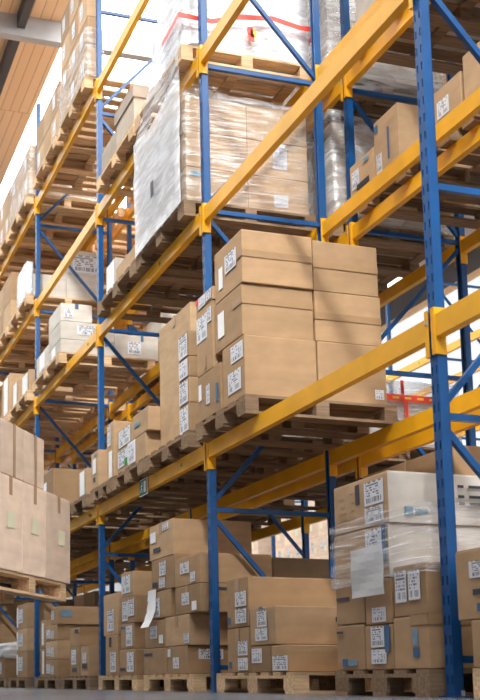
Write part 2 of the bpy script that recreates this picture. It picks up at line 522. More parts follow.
def pallet(x, y, z, label, w=1.15, d=1.16, mat='pallet', group=None, rotz=0.0):
    key = (round(w, 2), round(d, 2), mat)
    root = bpy.data.objects.new('wooden_pallet', None)
    COL.objects.link(root)
    root.empty_display_size = 0.2
    root.location = (x, y, z)
    root.rotation_euler = (0, 0, rotz)
    tag(root, label, 'pallet', group)
    if key not in PROTO:
        PROTO[key] = [(n, to_mesh(n, bm, MT[mat])) for n, bm, _ in pallet_parts(w, d)]
    for n, me in PROTO[key]:
        obj(n, me, root)
    return root


# ------------------------------------------------------------------ pallet racking
BAY, DEP, GAP = 2.8, 1.08, 0.22
LEV = [1.82, 3.71, 5.05, 6.49]
BTOP = 0.057
X2 = DEP + GAP
TOPZ = 7.95


def post_mesh(zt):
    """C-section upright: slotted face at x=0 looking to -x, plain sides, lips behind"""
    bm = bmesh.new()
    w, d, t = 0.030, 0.054, 0.004
    for s in (-1, 1):
        cube_into(bm, t, d, s * w - (t if s > 0 else 0), s * w + (0 if s > 0 else t), 0, zt)
        cube_into(bm, d - t, d, *(sorted((s * w, s * (w - 0.018)))), 0, zt)
    cuts = [-w, -0.023, -0.012, 0.012, 0.023, w]
    for k in (0, 2, 4):
        cube_into(bm, 0, t, cuts[k], cuts[k + 1], 0, zt)
    n = int(zt / 0.095)
    for k in (1, 3):
        z = 0.0
        for i in range(n):
            z1 = 0.06 + i * 0.095
            cube_into(bm, 0, t, cuts[k], cuts[k + 1], z, z1)
            z = z1 + 0.045
        cube_into(bm, 0, t, cuts[k], cuts[k + 1], z, zt)
    return bm


POST = to_mesh('post', post_mesh(TOPZ), MT['blue'])
PLATE = box_mesh('base_plate', (0.10, 0.13, 0.008), MT['blue'], 0.001, (0.03, 0, 0.004))
bm = bmesh.new()
cyl_into(bm, (0, 0, 0.008 + 0.01), (0, 0, 1), 0.009, 0.03, 8)
BOLT = to_mesh('anchor_bolt', bm, MT['zinc'])
NODES = [0.18, 1.37, 2.57, 3.76, 4.99, 6.2, 7.4]


def frame_meshes(flip):
    H, D = [], []
    a, b = 0.07, DEP - 0.07
    for z in NODES:
        bm = bmesh.new()
        bar_into(bm, (a - .05, 0, z), (b + .05, 0, z), 0.030, 0.034)
        bevel(bm, 0.006, 2)
        H.append(to_mesh('horizontal_brace', bm, MT['blue']))
    for k in range(len(NODES) - 1):
        z0, z1 = NODES[k] + 0.05, NODES[k + 1] - 0.05
        up_ = (k % 2 == 1) != flip        # odd panels rise from the aisle side to the back
        p, q = ((a - .03, 0, z0), (b + .03, 0, z1)) if up_ else ((b + .03, 0, z0), (a - .03, 0, z1))
        bm = bmesh.new()
        bar_into(bm, p, q, 0.028, 0.032)
        bevel(bm, 0.006, 2)
        D.append(to_mesh('diagonal_brace', bm, MT['blue']))
    return H, D


FM = {False: frame_meshes(False), True: frame_meshes(True)}


def upright_frame(x, y, label, flip=False):
    root = bpy.data.objects.new('rack_upright_frame', None)
    COL.objects.link(root)
    root.location = (x, y, 0)
    tag(root, label, 'rack frame', 'blue upright frames of the pallet racking')
    for k in (0, 1):
        px, rz = (.012, 0) if k == 0 else (DEP, PI)
        p = obj('post', POST, root, (px, 0, 0), rz)
        b = obj('base_plate', PLATE, root, (px, 0, 0), rz)
        for sx, sy in ((.01, -.052), (.01, .052)):
            obj('anchor_bolt', BOLT, b, (sx + .02, sy, 0))
    for me in FM[flip][0]:
        obj('horizontal_brace', me, root)
    for me in FM[flip][1]:
        obj('diagonal_brace', me, root)
    return root


def beam_mesh(L):
    """step beam of two C-profiles: box with a lip groove along the face"""
    bm = bmesh.new()
    cube_into(bm, 0, 0.05, 0, L, -0.057, 0.057)
    bevel(bm, 0.006, 2)
    return to_mesh('rack_beam', bm, MT['yellow'])


BL = BAY - 0.074
BEAM = beam_mesh(BL)


def connector_mesh(s):
    """L-shaped end plate: a plate on the side of the post and a flange over its slotted face"""
    bm = bmesh.new()
    y0, y1 = (-0.004, 0.0) if s < 0 else (BL, BL + 0.004)
    cube_into(bm, -0.005, 0.058, *( (y0, y1 + .004) if s < 0 else (y0 - .004, y1)), -0.145, 0.095)
    e0, e1 = (-0.026, -0.0) if s < 0 else (BL, BL + 0.026)
    cube_into(bm, -0.006, -0.003, e0, e1, -0.145, 0.095)
    for z in (-0.11, -0.02, 0.06):
        cube_into(bm, -0.0075, -0.006, *(( -0.022, -0.01) if s < 0 else (BL + .01, BL + .022)), z - 0.016, z + 0.016)
    return to_mesh('beam_connector', bm, MT['yellow'])


CONN = [connector_mesh(-1), connector_mesh(1)]
PIN = box_mesh('safety_pin', (0.006, 0.016, 0.02), MT['zinc'], 0.001)
DOT = box_mesh('green_sticker', (0.002, 0.03, 0.03), MT['green'], 0)
ORD = ['', 'first', 'second', 'third', 'fourth', 'fifth', 'sixth', 'seventh', 'eighth', 'ninth']
LVN = ['lowest', 'second', 'third', 'top']


def bay_name(i):
    if i < 0:
        return 'before the slotted upright'
    return 'of bay %s past the slotted upright' % ('one two three four five six seven eight'.split()[i])


def rack_beam(x, y, z, flip, label, stickers=()):
    o = obj('rack_beam', BEAM, None, (x, y + (0.037 if not flip else BAY - 0.037), z), PI if flip else 0)
    tag(o, label, 'rack beam', 'yellow beams of the pallet racking')
    for c in CONN:
        k = obj('beam_connector', c, o)
    obj('safety_pin', PIN, o, (-0.0072, -0.014, 0.03))
    for s in stickers:
        obj('green_sticker', DOT, o, (-0.0012, s, 0.0))
    return o


fr_names = {-1: 'before the slotted upright'}
NB_LAST = 7
STK = {(0, 0): [], (1, 0): [0.47], (2, 0): [1.1, .25], (1, 2): [], (0, 2): [], (2, 1): [1.25, 0.3], (0, 1): [], (1, 1): [.9]}
for rk, x0, rn in ((0, 0.0, 'aisle-side'), (1, X2, 'rear')):
    NB_LAST = 5 + rk
    for i in range(-1, NB_LAST + 1):
        y = i * BAY
        if i == -1 or in_view(x0, x0 + DEP, y - .06, y + .06, 0, TOPZ):
            if i < 0:
                nm = 'blue frame closing the empty bay before the slotted upright in the %s rack' % rn
            elif i == 0:
                nm = 'big blue frame with slotted upright in the %s rack' % rn
            else:
                nm = ('blue frame with the middle upright, next after the slotted one, %s rack' % rn) if i == 1 else '%s blue upright frame counted from the slotted one, %s rack' % (ORD[i + 1], rn)
            upright_frame(x0, y, nm, flip=(rk == 1))
    for i in range(-1, NB_LAST):
        for l, z in enumerate(LEV):
            for side in (0, 1):
                bx = x0 if side == 0 else x0 + DEP
                xx = (bx, bx + .05) if side == 0 else (bx - .05, bx)
                if not in_view(*xx, i * BAY + .04, (i + 1) * BAY - .04, z - .06, z + .06):
                    continue
                lab = '%s yellow beam, %s edge of the %s rack, %s' % (LVN[l], ('aisle' if (side == 0) != (rk == 1) else 'back') if True else '', rn, 'before the slotted upright' if i < 0 else bay_name(i)[3:])
                rack_beam(bx, i * BAY, z, side == 1, lab, STK.get((i, l), ()) if rk == 0 and side == 0 else ())

# ------------------------------------------------------------------ far rack across the next aisle
X3 = 6.4
for i in range(0, 7):
    y = .35 + i * BAY
    if in_view(X3, X3 + DEP, y - .06, y + .06, 0, TOPZ):
        upright_frame(X3, y, '%s blue frame of the distant rack across the next aisle' % ORD[i + 1])
for i in range(2, 6):
    for l, z in enumerate(LEV):
        if (i > 3 and l > 0) or l == 3:
            continue
        if in_view(X3, X3 + .05, 0.35 + i * BAY, 0.35 + (i + 1) * BAY, z - .06, z + .06):
            rack_beam(X3, 0.35 + i * BAY, z, False, '%s yellow front beam, bay %s of the distant rack across the next aisle' % (LVN[l], 'one two three four five six'.split()[i]), [0.4, 2.1])
            rack_beam(X3 + DEP, 0.35 + i * BAY, z, True, '%s yellow back beam, bay %s of the distant rack across the next aisle' % (LVN[l], 'one two three four five six'.split()[i]))

ZL = [0.0] + [z + BTOP for z in LEV]
ZB = [PH] + [z + BTOP + PH for z in LEV]

# ------------------------------------------------------------------ goods on the floor of the aisle-side rack
GF = 'cartons on the floor-level pallets'
KR, KL, KD = 'kraft', 'kraft_light', 'kraft_dark'

# pallet A: between the slotted upright and the middle upright, beside the middle one
pallet(-.05, 1.42, 0, 'clean wooden pallet on the floor beside the middle upright, under five cartons', 1.16, 1.16, 'pallet_light')
A = 'floor pallet before middle upright'
carton((-.04, .66, 2.056, 2.40, .137, .442), KR, 'upright carton with two printed labels, bottom far end, ' + A, [('label1', 'A', .52, .95, .3, .62), ('label2', 'A', .52, .95, .68, .95), ('blue_ink', 'A', .1, .2, .75, .9)], GF, 'top')
carton((-.04, 1.06, 2.05, 2.394, .446, .785), KR, 'long big carton with labels one above the other, topmost, ' + A, [('label0', 'A', .42, .92, .28, .58), ('label3', 'A', .42, .92, .63, .92), ('blue_ink', 'A', .06, .18, .78, .92)], GF, 'top', tape_mat='tape_light')
carton((-.04, .56, 1.745, 2.037, .137, .309), KD, 'small carton with one large label, under the jutting carton, ' + A, [('label2', 'A', .1, .6, .1, .65)], GF, None)
carton((-.04, 1.0, 1.511, 1.732, .137, .305), KR, 'long low carton with scuffed label, bottom near end, ' + A, [('label3', 'A', .1, 1.0, .4, .95), ('dark_ink', 'N', .33, .52, .85, .95)], GF, None)
carton((-.04, 1.03, 1.671, 2.034, .312, .562), KL, 'jutting carton with two tall labels and dark print, middle, ' + A, [('label1', 'A', .32, .7, .1, .52), ('label0', 'A', .25, .72, .56, .88), ('dark_ink', 'N', .40, .62, .28, .40), ('blue_ink', 'A', .42, .58, .0, .06)], GF, None)

# pallet B: film-wrapped, beside the slotted upright
pallet(-.05, .07, 0, 'shadowed wooden pallet on the floor beside the big slotted upright', .87, 1.16, 'pallet')
B = 'on film-wrapped floor pallet'
carton((-.04, .46, .642, .926, .137, .385), KR, 'carton with small blue emblem, bottom far corner ' + B, [('blue_ink', 'A', .22, .40, .75, .92), ('light_blue_ink', 'A', .44, .75, .78, .90), ('dark_ink', 'A', .05, .28, .13, .18)], GF, None)
carton((-.04, .46, .376, .634, .137, .370), KR, 'carton with two labels and blue strip, bottom middle ' + B, [('label1', 'A', .25, .72, .04, .5), ('label2', 'A', .25, .78, .55, .87), ('blue_ink', 'A', .76, .92, .02, .62)], GF, None)
carton((-.04, .98, .075, .368, .137, .398), KR, 'brown carton with blue vertical print, bottom near corner ' + B, [('light_blue_ink', 'A', .58, .72, .24, .56), ('blue_ink', 'A', .58, .75, .6, .78)], GF, 'band', v_tape=.08)
carton((-.04, .98, .075, .352, .400, .656), KR, 'carton with two white labels side by side, near corner ' + B, [('label3', 'A', .08, .42, .1, .72), ('label0', 'A', .5, .84, .13, .70)], GF, None)
carton((-.04, .46, .629, .92, .389, .606), KR, 'film-covered carton with dark print, second tier far corner ' + B, [('dark_ink', 'A', .05, .5, .3, .38)], GF, None)
carton((-.04, .46, .375, .619, .374, .606), KR, 'film-covered carton with low white label, second tier middle ' + B, [('label2', 'A', .28, .8, .62, .95)], GF, 'end')
white_end(carton((-.04, 1.16, .382, .922, .610, .895), KL, 'white-ended carton under clear film, third tier ' + B, [('label0', 'A', .62, .9, .05, .6), ('blue_ink', 'A', .91, .98, .0, .7)], GF, None))
o = carton((-.04, 1.16, .365, .905, .897, 1.172), KL, 'white-ended long carton with blue emblem and slotted print, topmost ' + B, [('label1', 'A', .60, .93, .12, .58), ('label3', 'A', .60, .92, .62, .93), ('dark_ink', 'A', .44, .51, .1, .5), ('light_blue_ink', 'N', .075, .115, .68, .86), ('light_blue_ink', 'N', .125, .19, .73, .82)] +
           [('dark_ink', 'N', a, b_, c, c + .055) for c in (.22, .42, .56) for a, b_ in ((.345, .375), (.40, .52))], GF, None)
white_end(o)
for k, v in enumerate((.28, .44, .58, .70)):
    decal(o, 'printed_mark', 'A', (1.2, .54, .275), .10 + .03 * (k % 2), .2 + .02 * k, v, v + .02, MT['tape'])
    decal(o, 'printed_mark', 'A', (1.2, .54, .275), .33 + .02 * (k % 2), .38 + .01 * k, v - .05 + .02 * k, v - .03 + .02 * k, MT['tape'])


def film_shell(name, box, mat, label, seed, amp=0.018, res=0.09, top=False, group=None, taper=0.0):
    """a closed-sided loose skin of stretch film around a load, with creases; open below (and above unless top)"""
    x0, x1, y0, y1, z0, z1 = box
    bm = bmesh.new()
    per = [(x0, y0, x1, y0), (x1, y0, x1, y1), (x1, y1, x0, y1), (x0, y1, x0, y0)]
    cols = []
    for ax, ay, bx, by in per:
        L = math.hypot(bx - ax, by - ay)
        n = max(4, int(L / res))
        for i in range(n):
            t = i / n
            cols.append((ax + (bx - ax) * t, ay + (by - ay) * t))
    nz = max(4, int((z1 - z0) / res))
    cx, cy = (x0 + x1) / 2, (y0 + y1) / 2
    rows = []
    for j in range(nz + 1):
        z = z0 + (z1 - z0) * j / nz
        row = []
        for (x, y) in cols:
            n = noise.noise(Vector((x * 4 + seed, y * 4, z * 7))) + .5 * noise.noise(Vector((x * 11, y * 11 + seed, z * 17)))
            a = amp * abs(n)
            ox, oy = (1 if x > cx else -1), (1 if y > cy else -1)
            ex = abs(abs(x - cx) - (x1 - x0) / 2) < 1e-4
            ey = abs(abs(y - cy) - (y1 - y0) / 2) < 1e-4
            yt = y - taper * min(1, 1.6 * j / nz) * (y - y0) / (y1 - y0)
            row.append(bm.verts.new((x + ox * a * ex, yt + oy * a * ey, z + (amp * n if j in (0, nz) else 0))))
        rows.append(row)
    m = len(cols)
    for j in range(nz):
        for i in range(m):
            bm.faces.new((rows[j][i], rows[j][(i + 1) % m], rows[j + 1][(i + 1) % m], rows[j + 1][i]))
    if top:
        c = bm.verts.new((cx, cy, z1 + amp))
        for i in range(m):
            bm.faces.new((rows[nz][i], rows[nz][(i + 1) % m], c))
    me = to_mesh(name, bm, mat)
    for p in me.polygons:
        p.use_smooth = True
    o = obj(name, me)
    return tag(o, label, 'film', group)


wrapB = film_shell('stretch_wrap', (-.05, 1.17, .062, .935, .60, .955), MT['film_streak'], 'streaky clear film around the wrapped floor pallet beside the slotted upright', 3.1, .012, .07)
bmq = bmesh.new()
nq = 7
vq = [[bmq.verts.new((-.072 + .003 * math.sin(i * 1.3 + j) - .002 * j, .70 - .325 * j / 4, .785 - .262 * i / nq)) for j in range(5)] for i in range(nq + 1)]
for i in range(nq):
    for j in range(4):
        bmq.faces.new((vq[i][j], vq[i][j + 1], vq[i + 1][j + 1], vq[i + 1][j]))
bmesh.ops.solidify(bmq, geom=bmq.faces[:], thickness=.002)
ps = obj('document_sheet', to_mesh('document_sheet', bmq, MT['paper']), wrapB, label='big white paper sheet')

# pallet before the slotted upright
pallet(-.05, -1.41, 0, 'wooden pallet on the floor before the slotted upright, mostly cut off', 1.16, 1.16, 'pallet_light')
carton((-.04, .8, -.72, -.245, .137, .352), KR, 'lower carton on the pallet before the slotted upright', (), GF, None)
carton((-.04, .8, -.66, -.155, .354, .675), KR, 'carton with white label and blue emblem before the slotted upright', [('label1', 'A', .2, .62, .18, .42), ('dark_ink', 'A', .24, .36, .58, .66), ('blue_ink', 'A', .29, .4, .78, .9)], GF, None)

# pallet C: just past the middle upright
pallet(-.05, 3.0, 0, 'wooden pallet on the floor just past the middle upright, under nine cartons', 1.13, 1.1, 'pallet_light')
C_ = 'floor pallet past middle upright'
carton((-.04, .46, 3.59, 4.14, .137, .356), KR, 'carton with blurred blue print, bottom far end, ' + C_, [('dark_ink', 'A', .04, .4, .18, .28)], GF, None)
carton((-.04, .86, 3.146, 3.566, .137, .357), KR, 'carton with label on each visible wall, bottom near end, ' + C_, [('label0', 'A', .3, .6, .4, .8), ('paper', 'A', .03, .18, .08, .38), ('label3', 'N', .1, .33, .12, .48)], GF, None)
carton((-.04, .46, 3.635, 4.106, .358, .589), KR, 'carton behind the hanging paper strip, second tier far end, ' + C_, [('label2', 'A', .3, .65, .2, .65), ('paper', 'A', .75, .95, .55, .85)], GF, None)
carton((-.04, .86, 3.10, 3.622, .359, .599), KL, 'big carton with green mark, second tier near end, ' + C_, [('label1', 'A', .8, 1.0, .62, .93), ('green', 'N', .45, .62, .7, .85)], GF, 'top')
carton((-.04, .36, 3.479, 3.935, .603, .830), KR, 'carton with white strip at its corner, third tier far end, ' + C_, [('label0', 'A', .1, .45, .25, .95)], GF, None)
carton((-.04, .91, 2.875, 3.389, .601, .821), KR, 'carton with two white labels, third tier near end, ' + C_, [('label2', 'A', .3, .6, .25, .68), ('paper', 'A', .7, .88, .6, .92), ('dark_ink', 'N', .1, .5, .14, .24)], GF, 'top')
strip_box = carton((-.04, .55, 3.40, 3.926, .832, 1.102), KR, 'carton with tall printed labels, fourth tier far end, ' + C_, [('label3', 'A', .38, .66, .12, .55), ('label1', 'A', .38, .62, .62, .92), ('dark_ink', 'A', .08, .3, .72, .88)], GF, None)
carton((-.04, .56, 2.875, 3.39, .823, 1.052), KR, 'slightly tilted carton with two labels, fourth tier near end, ' + C_, [('label0', 'A', .25, .6, .2, .58), ('label2', 'A', .66, .85, .6, .92)], GF, None)
carton((-.04, .66, 3.42, 3.968, 1.104, 1.40), KL, 'large worn carton, topmost, ' + C_, [('paper', 'A', .06, .3, .2, .5), ('label1', 'A', .6, .85, .05, .25), ('dark_ink', 'A', .2, .5, .68, .8)], GF, 'top', tape_mat='tape_light')
bmq = bmesh.new()
pts = [(-.05, .85), (-.052, .76), (-.06, .68), (-.085, .60), (-.12, .53)]
for (xa, za), (xb, zb) in zip(pts, pts[1:]):
    bmq.faces.new([bmq.verts.new(q) for q in ((xa, 3.98, za), (xa, 3.79, za), (xb, 3.80, zb), (xb, 4.0, zb))])
bmesh.ops.remove_doubles(bmq, verts=bmq.verts[:], dist=.012)
bmesh.ops.solidify(bmq, geom=bmq.faces[:], thickness=.002)
bmesh.ops.translate(bmq, verts=bmq.verts[:], vec=(.04, -3.40, -.832))
obj('paper_strip', to_mesh('paper_strip', bmq, MT['paper']), strip_box, label='long white hanging paper strip')

# pallet D: in front of the third upright
pallet(-.05, 4.30, 0, 'wooden pallet on the floor beside the third upright, under six cartons', 1.15, 1.1, 'pallet_light')
D_ = 'floor pallet beside third upright'
carton((-.04, .31, 4.857, 5.24, .137, .518), KR, 'narrow carton with tall label, bottom far end, ' + D_, [('label1', 'A', .42, .85, .42, .92), ('dark_ink', 'A', .35, .5, .05, .3)], GF, None)
carton((-.04, .31, 4.848, 5.298, .520, .917), KL, 'narrow carton with tall faded label, top far end, ' + D_, [('label3', 'A', .3, .72, .38, .9)], GF, None)
carton((-.04, .86, 4.361, 4.811, .137, .372), KR, 'carton with printed label, bottom near end, ' + D_, [('label0', 'A', .5, .9, .12, .88), ('dark_ink', 'A', .08, .4, .72, .82)], GF, None)
carton((-.04, .86, 4.397, 4.776, .374, .604), KR, 'carton with tall label and blue print, second tier near end, ' + D_, [('label2', 'A', .45, .9, .1, .9), ('blue_ink', 'A', .08, .4, .12, .2)], GF, None)
carton((-.04, .60, 4.335, 4.769, .606, .849), KR, 'carton with two wide labels, third tier near end, ' + D_, [('label1', 'A', .15, .5, .15, .9), ('label3', 'A', .55, .9, .12, .75)], GF, None)
carton((-.04, .60, 4.411, 4.752, .851, 1.074), KL, 'carton with big label and blue corner, topmost, ' + D_, [('label0', 'A', .1, .8, .12, .85), ('blue_ink', 'N', .8, .95, .1, .3)], GF, None)

# pallets past the third upright
pallet(-.05, 5.75, 0, 'wooden pallet on the floor past the third upright, under the crooked cartons', 1.13, 1.1, 'pallet')
E_ = 'on floor pallet past the third upright'
carton((-.04, .30, 6.175, 6.531, .137, .45), KR, 'lower upright carton behind the front one, ' + E_, [('label2', 'A', .2, .7, .1, .6), ('dark_ink', 'A', .3, .8, .72, .85)], GF, None)
carton((-.04, .86, 6.12, 6.531, .452, .656), KR, 'carton with dark tape, topmost ' + E_, [('dark_ink', 'A', .5, .85, .1, .3)], GF, 'band', v_tape=.15)
carton((-.04, .50, 5.823, 6.115, .137, .445), KL, 'square carton with faded label standing in front, ' + E_, [('label1', 'A', .3, .75, .2, .55), ('dark_ink', 'A', .25, .85, .6, .75)], GF, 'top')
carton((.32, 1.0, 6.14, 6.52, .137, .44), KD, 'plain carton tucked at the back, ' + E_, (), GF, None)
pallet(-.05, 7.0, 0, 'wooden pallet on the floor before the fourth upright', 1.13, 1.1, 'pallet')
F_ = 'on floor pallet before the fourth upright'
for k, (z0, z1, nm) in enumerate(((.137, .334, 'bottom'), (.336, .552, 'middle'), (.554, .736, 'upper'))):
    carton((-.04, .62, 7.088, 7.62, z0, z1), (KR, KL, KR)[k], '%s of three equal cartons with white labels, ' % nm + F_, [('label%d' % k, 'A', .1, .42, .25, .8), ('label%d' % (k + 1), 'A', .5, .75, .35, .85), ('blue_ink', 'N', .3, .5, .4, .6)], GF, None)
carton((-.04, .62, 7.044, 7.365, .738, .944), KR, 'wide carton with bluish label laid across the top, ' + F_, [('label3', 'A', .1, .45, .2, .7), ('light_blue_ink', 'N', .05, .25, .2, .6)], GF, None)
carton((-.04, .36, 7.662, 7.872, .137, .48), KR, 'thin upright carton with paper strip, lower, ' + F_, [('paper', 'A', .5, .9, .1, .9)], GF, None)
carton((-.04, .36, 7.662, 7.872, .482, .819), KL, 'thin upright carton with paper strip, upper, ' + F_, [('paper', 'A', .4, .8, .1, .9)], GF, None)
pallet(-.05, 8.55, 0, 'wooden pallet on the floor past the fourth upright', 1.13, 1.1, 'pallet')
G_ = 'on floor pallet past the fourth upright'
for k, (z0, z1, nm) in enumerate(((.137, .471, 'bottom'), (.473, .77, 'middle'), (.772, 1.101, 'top'))):
    carton((-.04, .45, 8.605, 9.2, z0, z1), (KR, KL, KR)[k], '%s carton of three with label, ' % nm + G_, [('label%d' % k, 'A', .2, .6, .2, .75), ('paper', 'A', .02, .15, .1, .9)], GF, None)
pallet(-.05, 9.85, 0, 'wooden pallet on the floor two pallets past the fourth upright', 1.13, 1.1, 'pallet')
carton((-.04, .7, 10.0, 10.5, .137, .42), KD, 'low carton two pallets past the fourth upright', [('label1', 'A', .3, .6, .2, .8)], GF, None)
carton((-.04, .7, 10.52, 10.95, .137, .5), KR, 'low dark carton at the far end, two pallets past the fourth upright', (), GF, None)
film_shell('stretch_wrap', (-.05, .7, 9.99, 10.5, .425, .62), MT['film_milky'], 'crumpled white film heaped on a low carton past the fourth upright', 9.0, .06, .09, True)

# ------------------------------------------------------------------ first beam level, aisle-side rack
Z1 = ZB[1]
GL = 'cartons on the lowest beam level'
pallet(-.10, 1.90, ZL[1], 'wooden pallet with the big brown cartons, on beams beside the middle upright', .86, 1.17, 'pallet')
A1 = 'of biggest carton block on beams'
carton((-.08, .464, 1.94, 2.403, 2.825, 3.21), KR, 'taped big carton with paper label, top aisle corner ' + A1, [('paper', 'A', .18, .32, .38, .8), ('label1', 'A', .42, .82, .25, .6)], GL, 'band')
carton((-.08, .467, 1.96, 2.420, 2.451, 2.821), KR, 'taped big carton with tilted label, middle aisle corner ' + A1, [('paper', 'A', .15, .38, .25, .75)], GL, 'band', v_tape=.32)
carton((-.08, .467, 1.935, 2.296, 2.014, 2.447), KR, 'tall carton with labels, bottom aisle corner ' + A1, [('label2', 'A', .42, .95, .08, .36), ('label0', 'A', .28, .85, .5, .85), ('label3', 'N', .84, .96, .84, .93)], GL, None)
carton((.472, .988, 1.945, 2.60, 2.821, 3.194), KR, 'taped big carton crossed by a shadow, top inner corner ' + A1, (), GL, 'band', v_tape=.48)
carton((.474, .999, 1.945, 2.60, 2.451, 2.819), KR, 'taped big carton, middle inner corner ' + A1, (), GL, 'band', v_tape=.5)
carton((.480, 1.019, 1.94, 2.60, 2.014, 2.449), KR, 'big carton with small square sticker, bottom inner corner ' + A1, [('label2', 'N', .82, .95, .74, .9)], GL, None)
carton((-.09, .37, 2.438, 2.735, 2.367, 2.881), KR, 'tall carton covered in papers, far side ' + A1, [('label0', 'A', .05, .7, .12, .5), ('label1', 'A', .74, .98, .08, .3), ('tape', 'A', .5, .62, .75, .95)], GL, None)
carton((-.09, .37, 2.311, 2.73, 2.014, 2.365), KR, 'carton with narrow labels, bottom far side ' + A1, [('paper', 'A', .06, .18, .2, .55), ('label3', 'A', .4, .55, .3, .72), ('blue_ink', 'A', .82, .92, .4, .8)], GL, None)
carton((-.09, .37, 2.426, 2.735, 2.883, 2.985), KL, 'flat carton with red sticker and labels, top far side ' + A1, [('red', 'A', .02, .16, .1, .5), ('label2', 'A', .2, .6, .15, .95), ('label3', 'A', .66, .95, .1, .85)], GL, None)

pallet(-.10, 2.92, ZL[1], 'wooden pallet with the tall plain carton, on beams past the middle upright', 1.0, 1.17, 'pallet')
carton((.05, .85, 3.192, 3.906, 2.014, 3.165), KL, 'very tall plain carton standing on beams past the middle upright', (), GL, 'top', tape_mat='tape_light')
for k, (z0, z1, nm) in enumerate(((2.014, 2.25, 'lowest'), (2.252, 2.459, 'second'), (2.461, 2.626, 'third'), (2.628, 2.837, 'topmost'))):
    carton((-.06, .04, 2.97, 3.178, z0, z1), KR, '%s slim labelled carton stacked before the very tall plain carton' % nm, [('label%d' % k, 'A', .05, .9, .08, .95)], GL, None)
pallet(-.10, 3.96, ZL[1], 'wooden pallet with paper-covered cartons, on beams before the third upright', .86, 1.17, 'pallet')
F1_ = 'on beam pallet before the third upright'
carton((-.06, .74, 3.99, 4.778, 2.014, 2.259), KL, 'long carton with white sheets and green mark ' + F1_, [('label1', 'A', .05, .4, .1, .75), ('paper', 'A', .42, .68, .02, .85), ('label2', 'A', .44, .66, .1, .8), ('green', 'A', .3, .4, .5, .75)], GL, None)
carton((-.06, .64, 4.341, 4.776, 2.261, 2.444), KL, 'small carton with a white sheet, upper far, ' + F1_, [('label0', 'A', .15, .9, .1, .98)], GL, None)
carton((-.06, .64, 3.912, 4.33, 2.261, 2.476), KL, 'small carton with bluish print, upper near, ' + F1_, [('light_blue_ink', 'A', .15, .5, .4, .55)], GL, None)
carton((-.06, .54, 4.88, 5.10, 2.014, 2.59), KL, 'tall narrow carton with white strip ' + F1_, [('paper', 'A', .35, .8, .5, .95), ('label3', 'A', .2, .6, .05, .4)], GL, None)
pallet(-.10, 5.70, ZL[1], 'wooden pallet on beams just past the third upright', 1.05, 1.17, 'pallet')
carton((-.09, .54, 5.28, 5.535, 2.014, 2.391), KL, 'carton with dark arrow print on beams in front of the third upright', [('dark_ink', 'A', .35, .6, .7, .82), ('light_blue_ink', 'A', .5, .8, .08, .14), ('paper', 'A', .3, .7, .2, .6)], GL, None)
carton((-.06, .54, 5.80, 6.10, 2.014, 2.313), KL, 'carton with white strip on beams just past the third upright', [('paper', 'A', .2, .75, .05, .9)], GL, None)
pallet(-.10, 4.86, ZL[1], 'short wooden pallet on beams close beside the third upright', .68, 1.17, 'pallet')
pallet(-.10, 7.05, ZL[1], 'wooden pallet on beams before the fourth upright, under a plain carton', 1.15, 1.17, 'pallet')
carton((-.06, .95, 7.2, 7.95, 2.014, 2.60), KD, 'plain dark carton on beams before the fourth upright', [('paper', 'A', .3, .6, .2, .6)], GL, None)

# ------------------------------------------------------------------ film-wrapped loads past the middle upright
Z2, Z3, Z4 = ZB[2], ZB[3], ZB[4]
G2_ = 'cartons on the second beam level'
pallet(-.10, 2.92, ZL[2], 'wooden pallet under the film-wrapped brown load at the second level', 1.15, 1.17, 'pallet')
k = 0
for (za, zb, rn) in ((3.904, 4.21, 'bottom'), (4.212, 4.52, 'middle'), (4.522, 4.825, 'top')):
    for (xa, xb, cn) in ((-.06, .48, 'aisle'), (.483, 1.03, 'inner')):
        for (ya, yb, dn) in ((2.96, 3.485, 'near'), (3.488, 4.02, 'far')):
            dec = []
            if dn == 'near' and cn == 'inner' and rn != 'top':
                dec = [('label%d' % (k % 4), 'N', .42, .65, *((.02, .76) if rn == 'middle' else (.48, .83)))]
            if dn == 'near' and cn == 'aisle' and rn == 'bottom':
                dec = [('light_blue_ink', 'N', .05, .4, .12, .25)]
            carton((xa, xb, ya, yb, za, zb), KL, '%s %s %s-corner carton inside the filmed brown load past the middle upright' % (rn, cn, dn), dec, G2_, None)
            k += 1
wrap1 = film_shell('stretch_wrap', (-.085, 1.05, 2.935, 4.045, 3.905, 4.86), MT['film'], 'creased clear film around the brown load past the middle upright', 1.7, .03, .08, True)
bmq = bmesh.new()
nq = 9
vq = [[bmq.verts.new((-.122 + .016 * noise.noise(Vector((i * .9, j * .8, 3.3))), 2.925 + 1.12 * j / 8, 3.88 + (1.05 + .03 * math.sin(j)) * i / nq)) for j in range(9)] for i in range(nq + 1)]
for i in range(nq):
    for j in range(8):
        bmq.faces.new((vq[i][j], vq[i][j + 1], vq[i + 1][j + 1], vq[i + 1][j]))
bmesh.ops.solidify(bmq, geom=bmq.faces[:], thickness=.003)
me = to_mesh('film_sheet', bmq, MT['film_milky'])
for p_ in me.polygons:
    p_.use_smooth = True
fs = obj('film_sheet', me, wrap1, label='bright white hanging film')
obj('dark_sticker', box_mesh('dark_sticker', (.07, .002, .14), MT['dark_ink'], 0), fs, (-.145, 3.52, 4.28), -PI / 2)

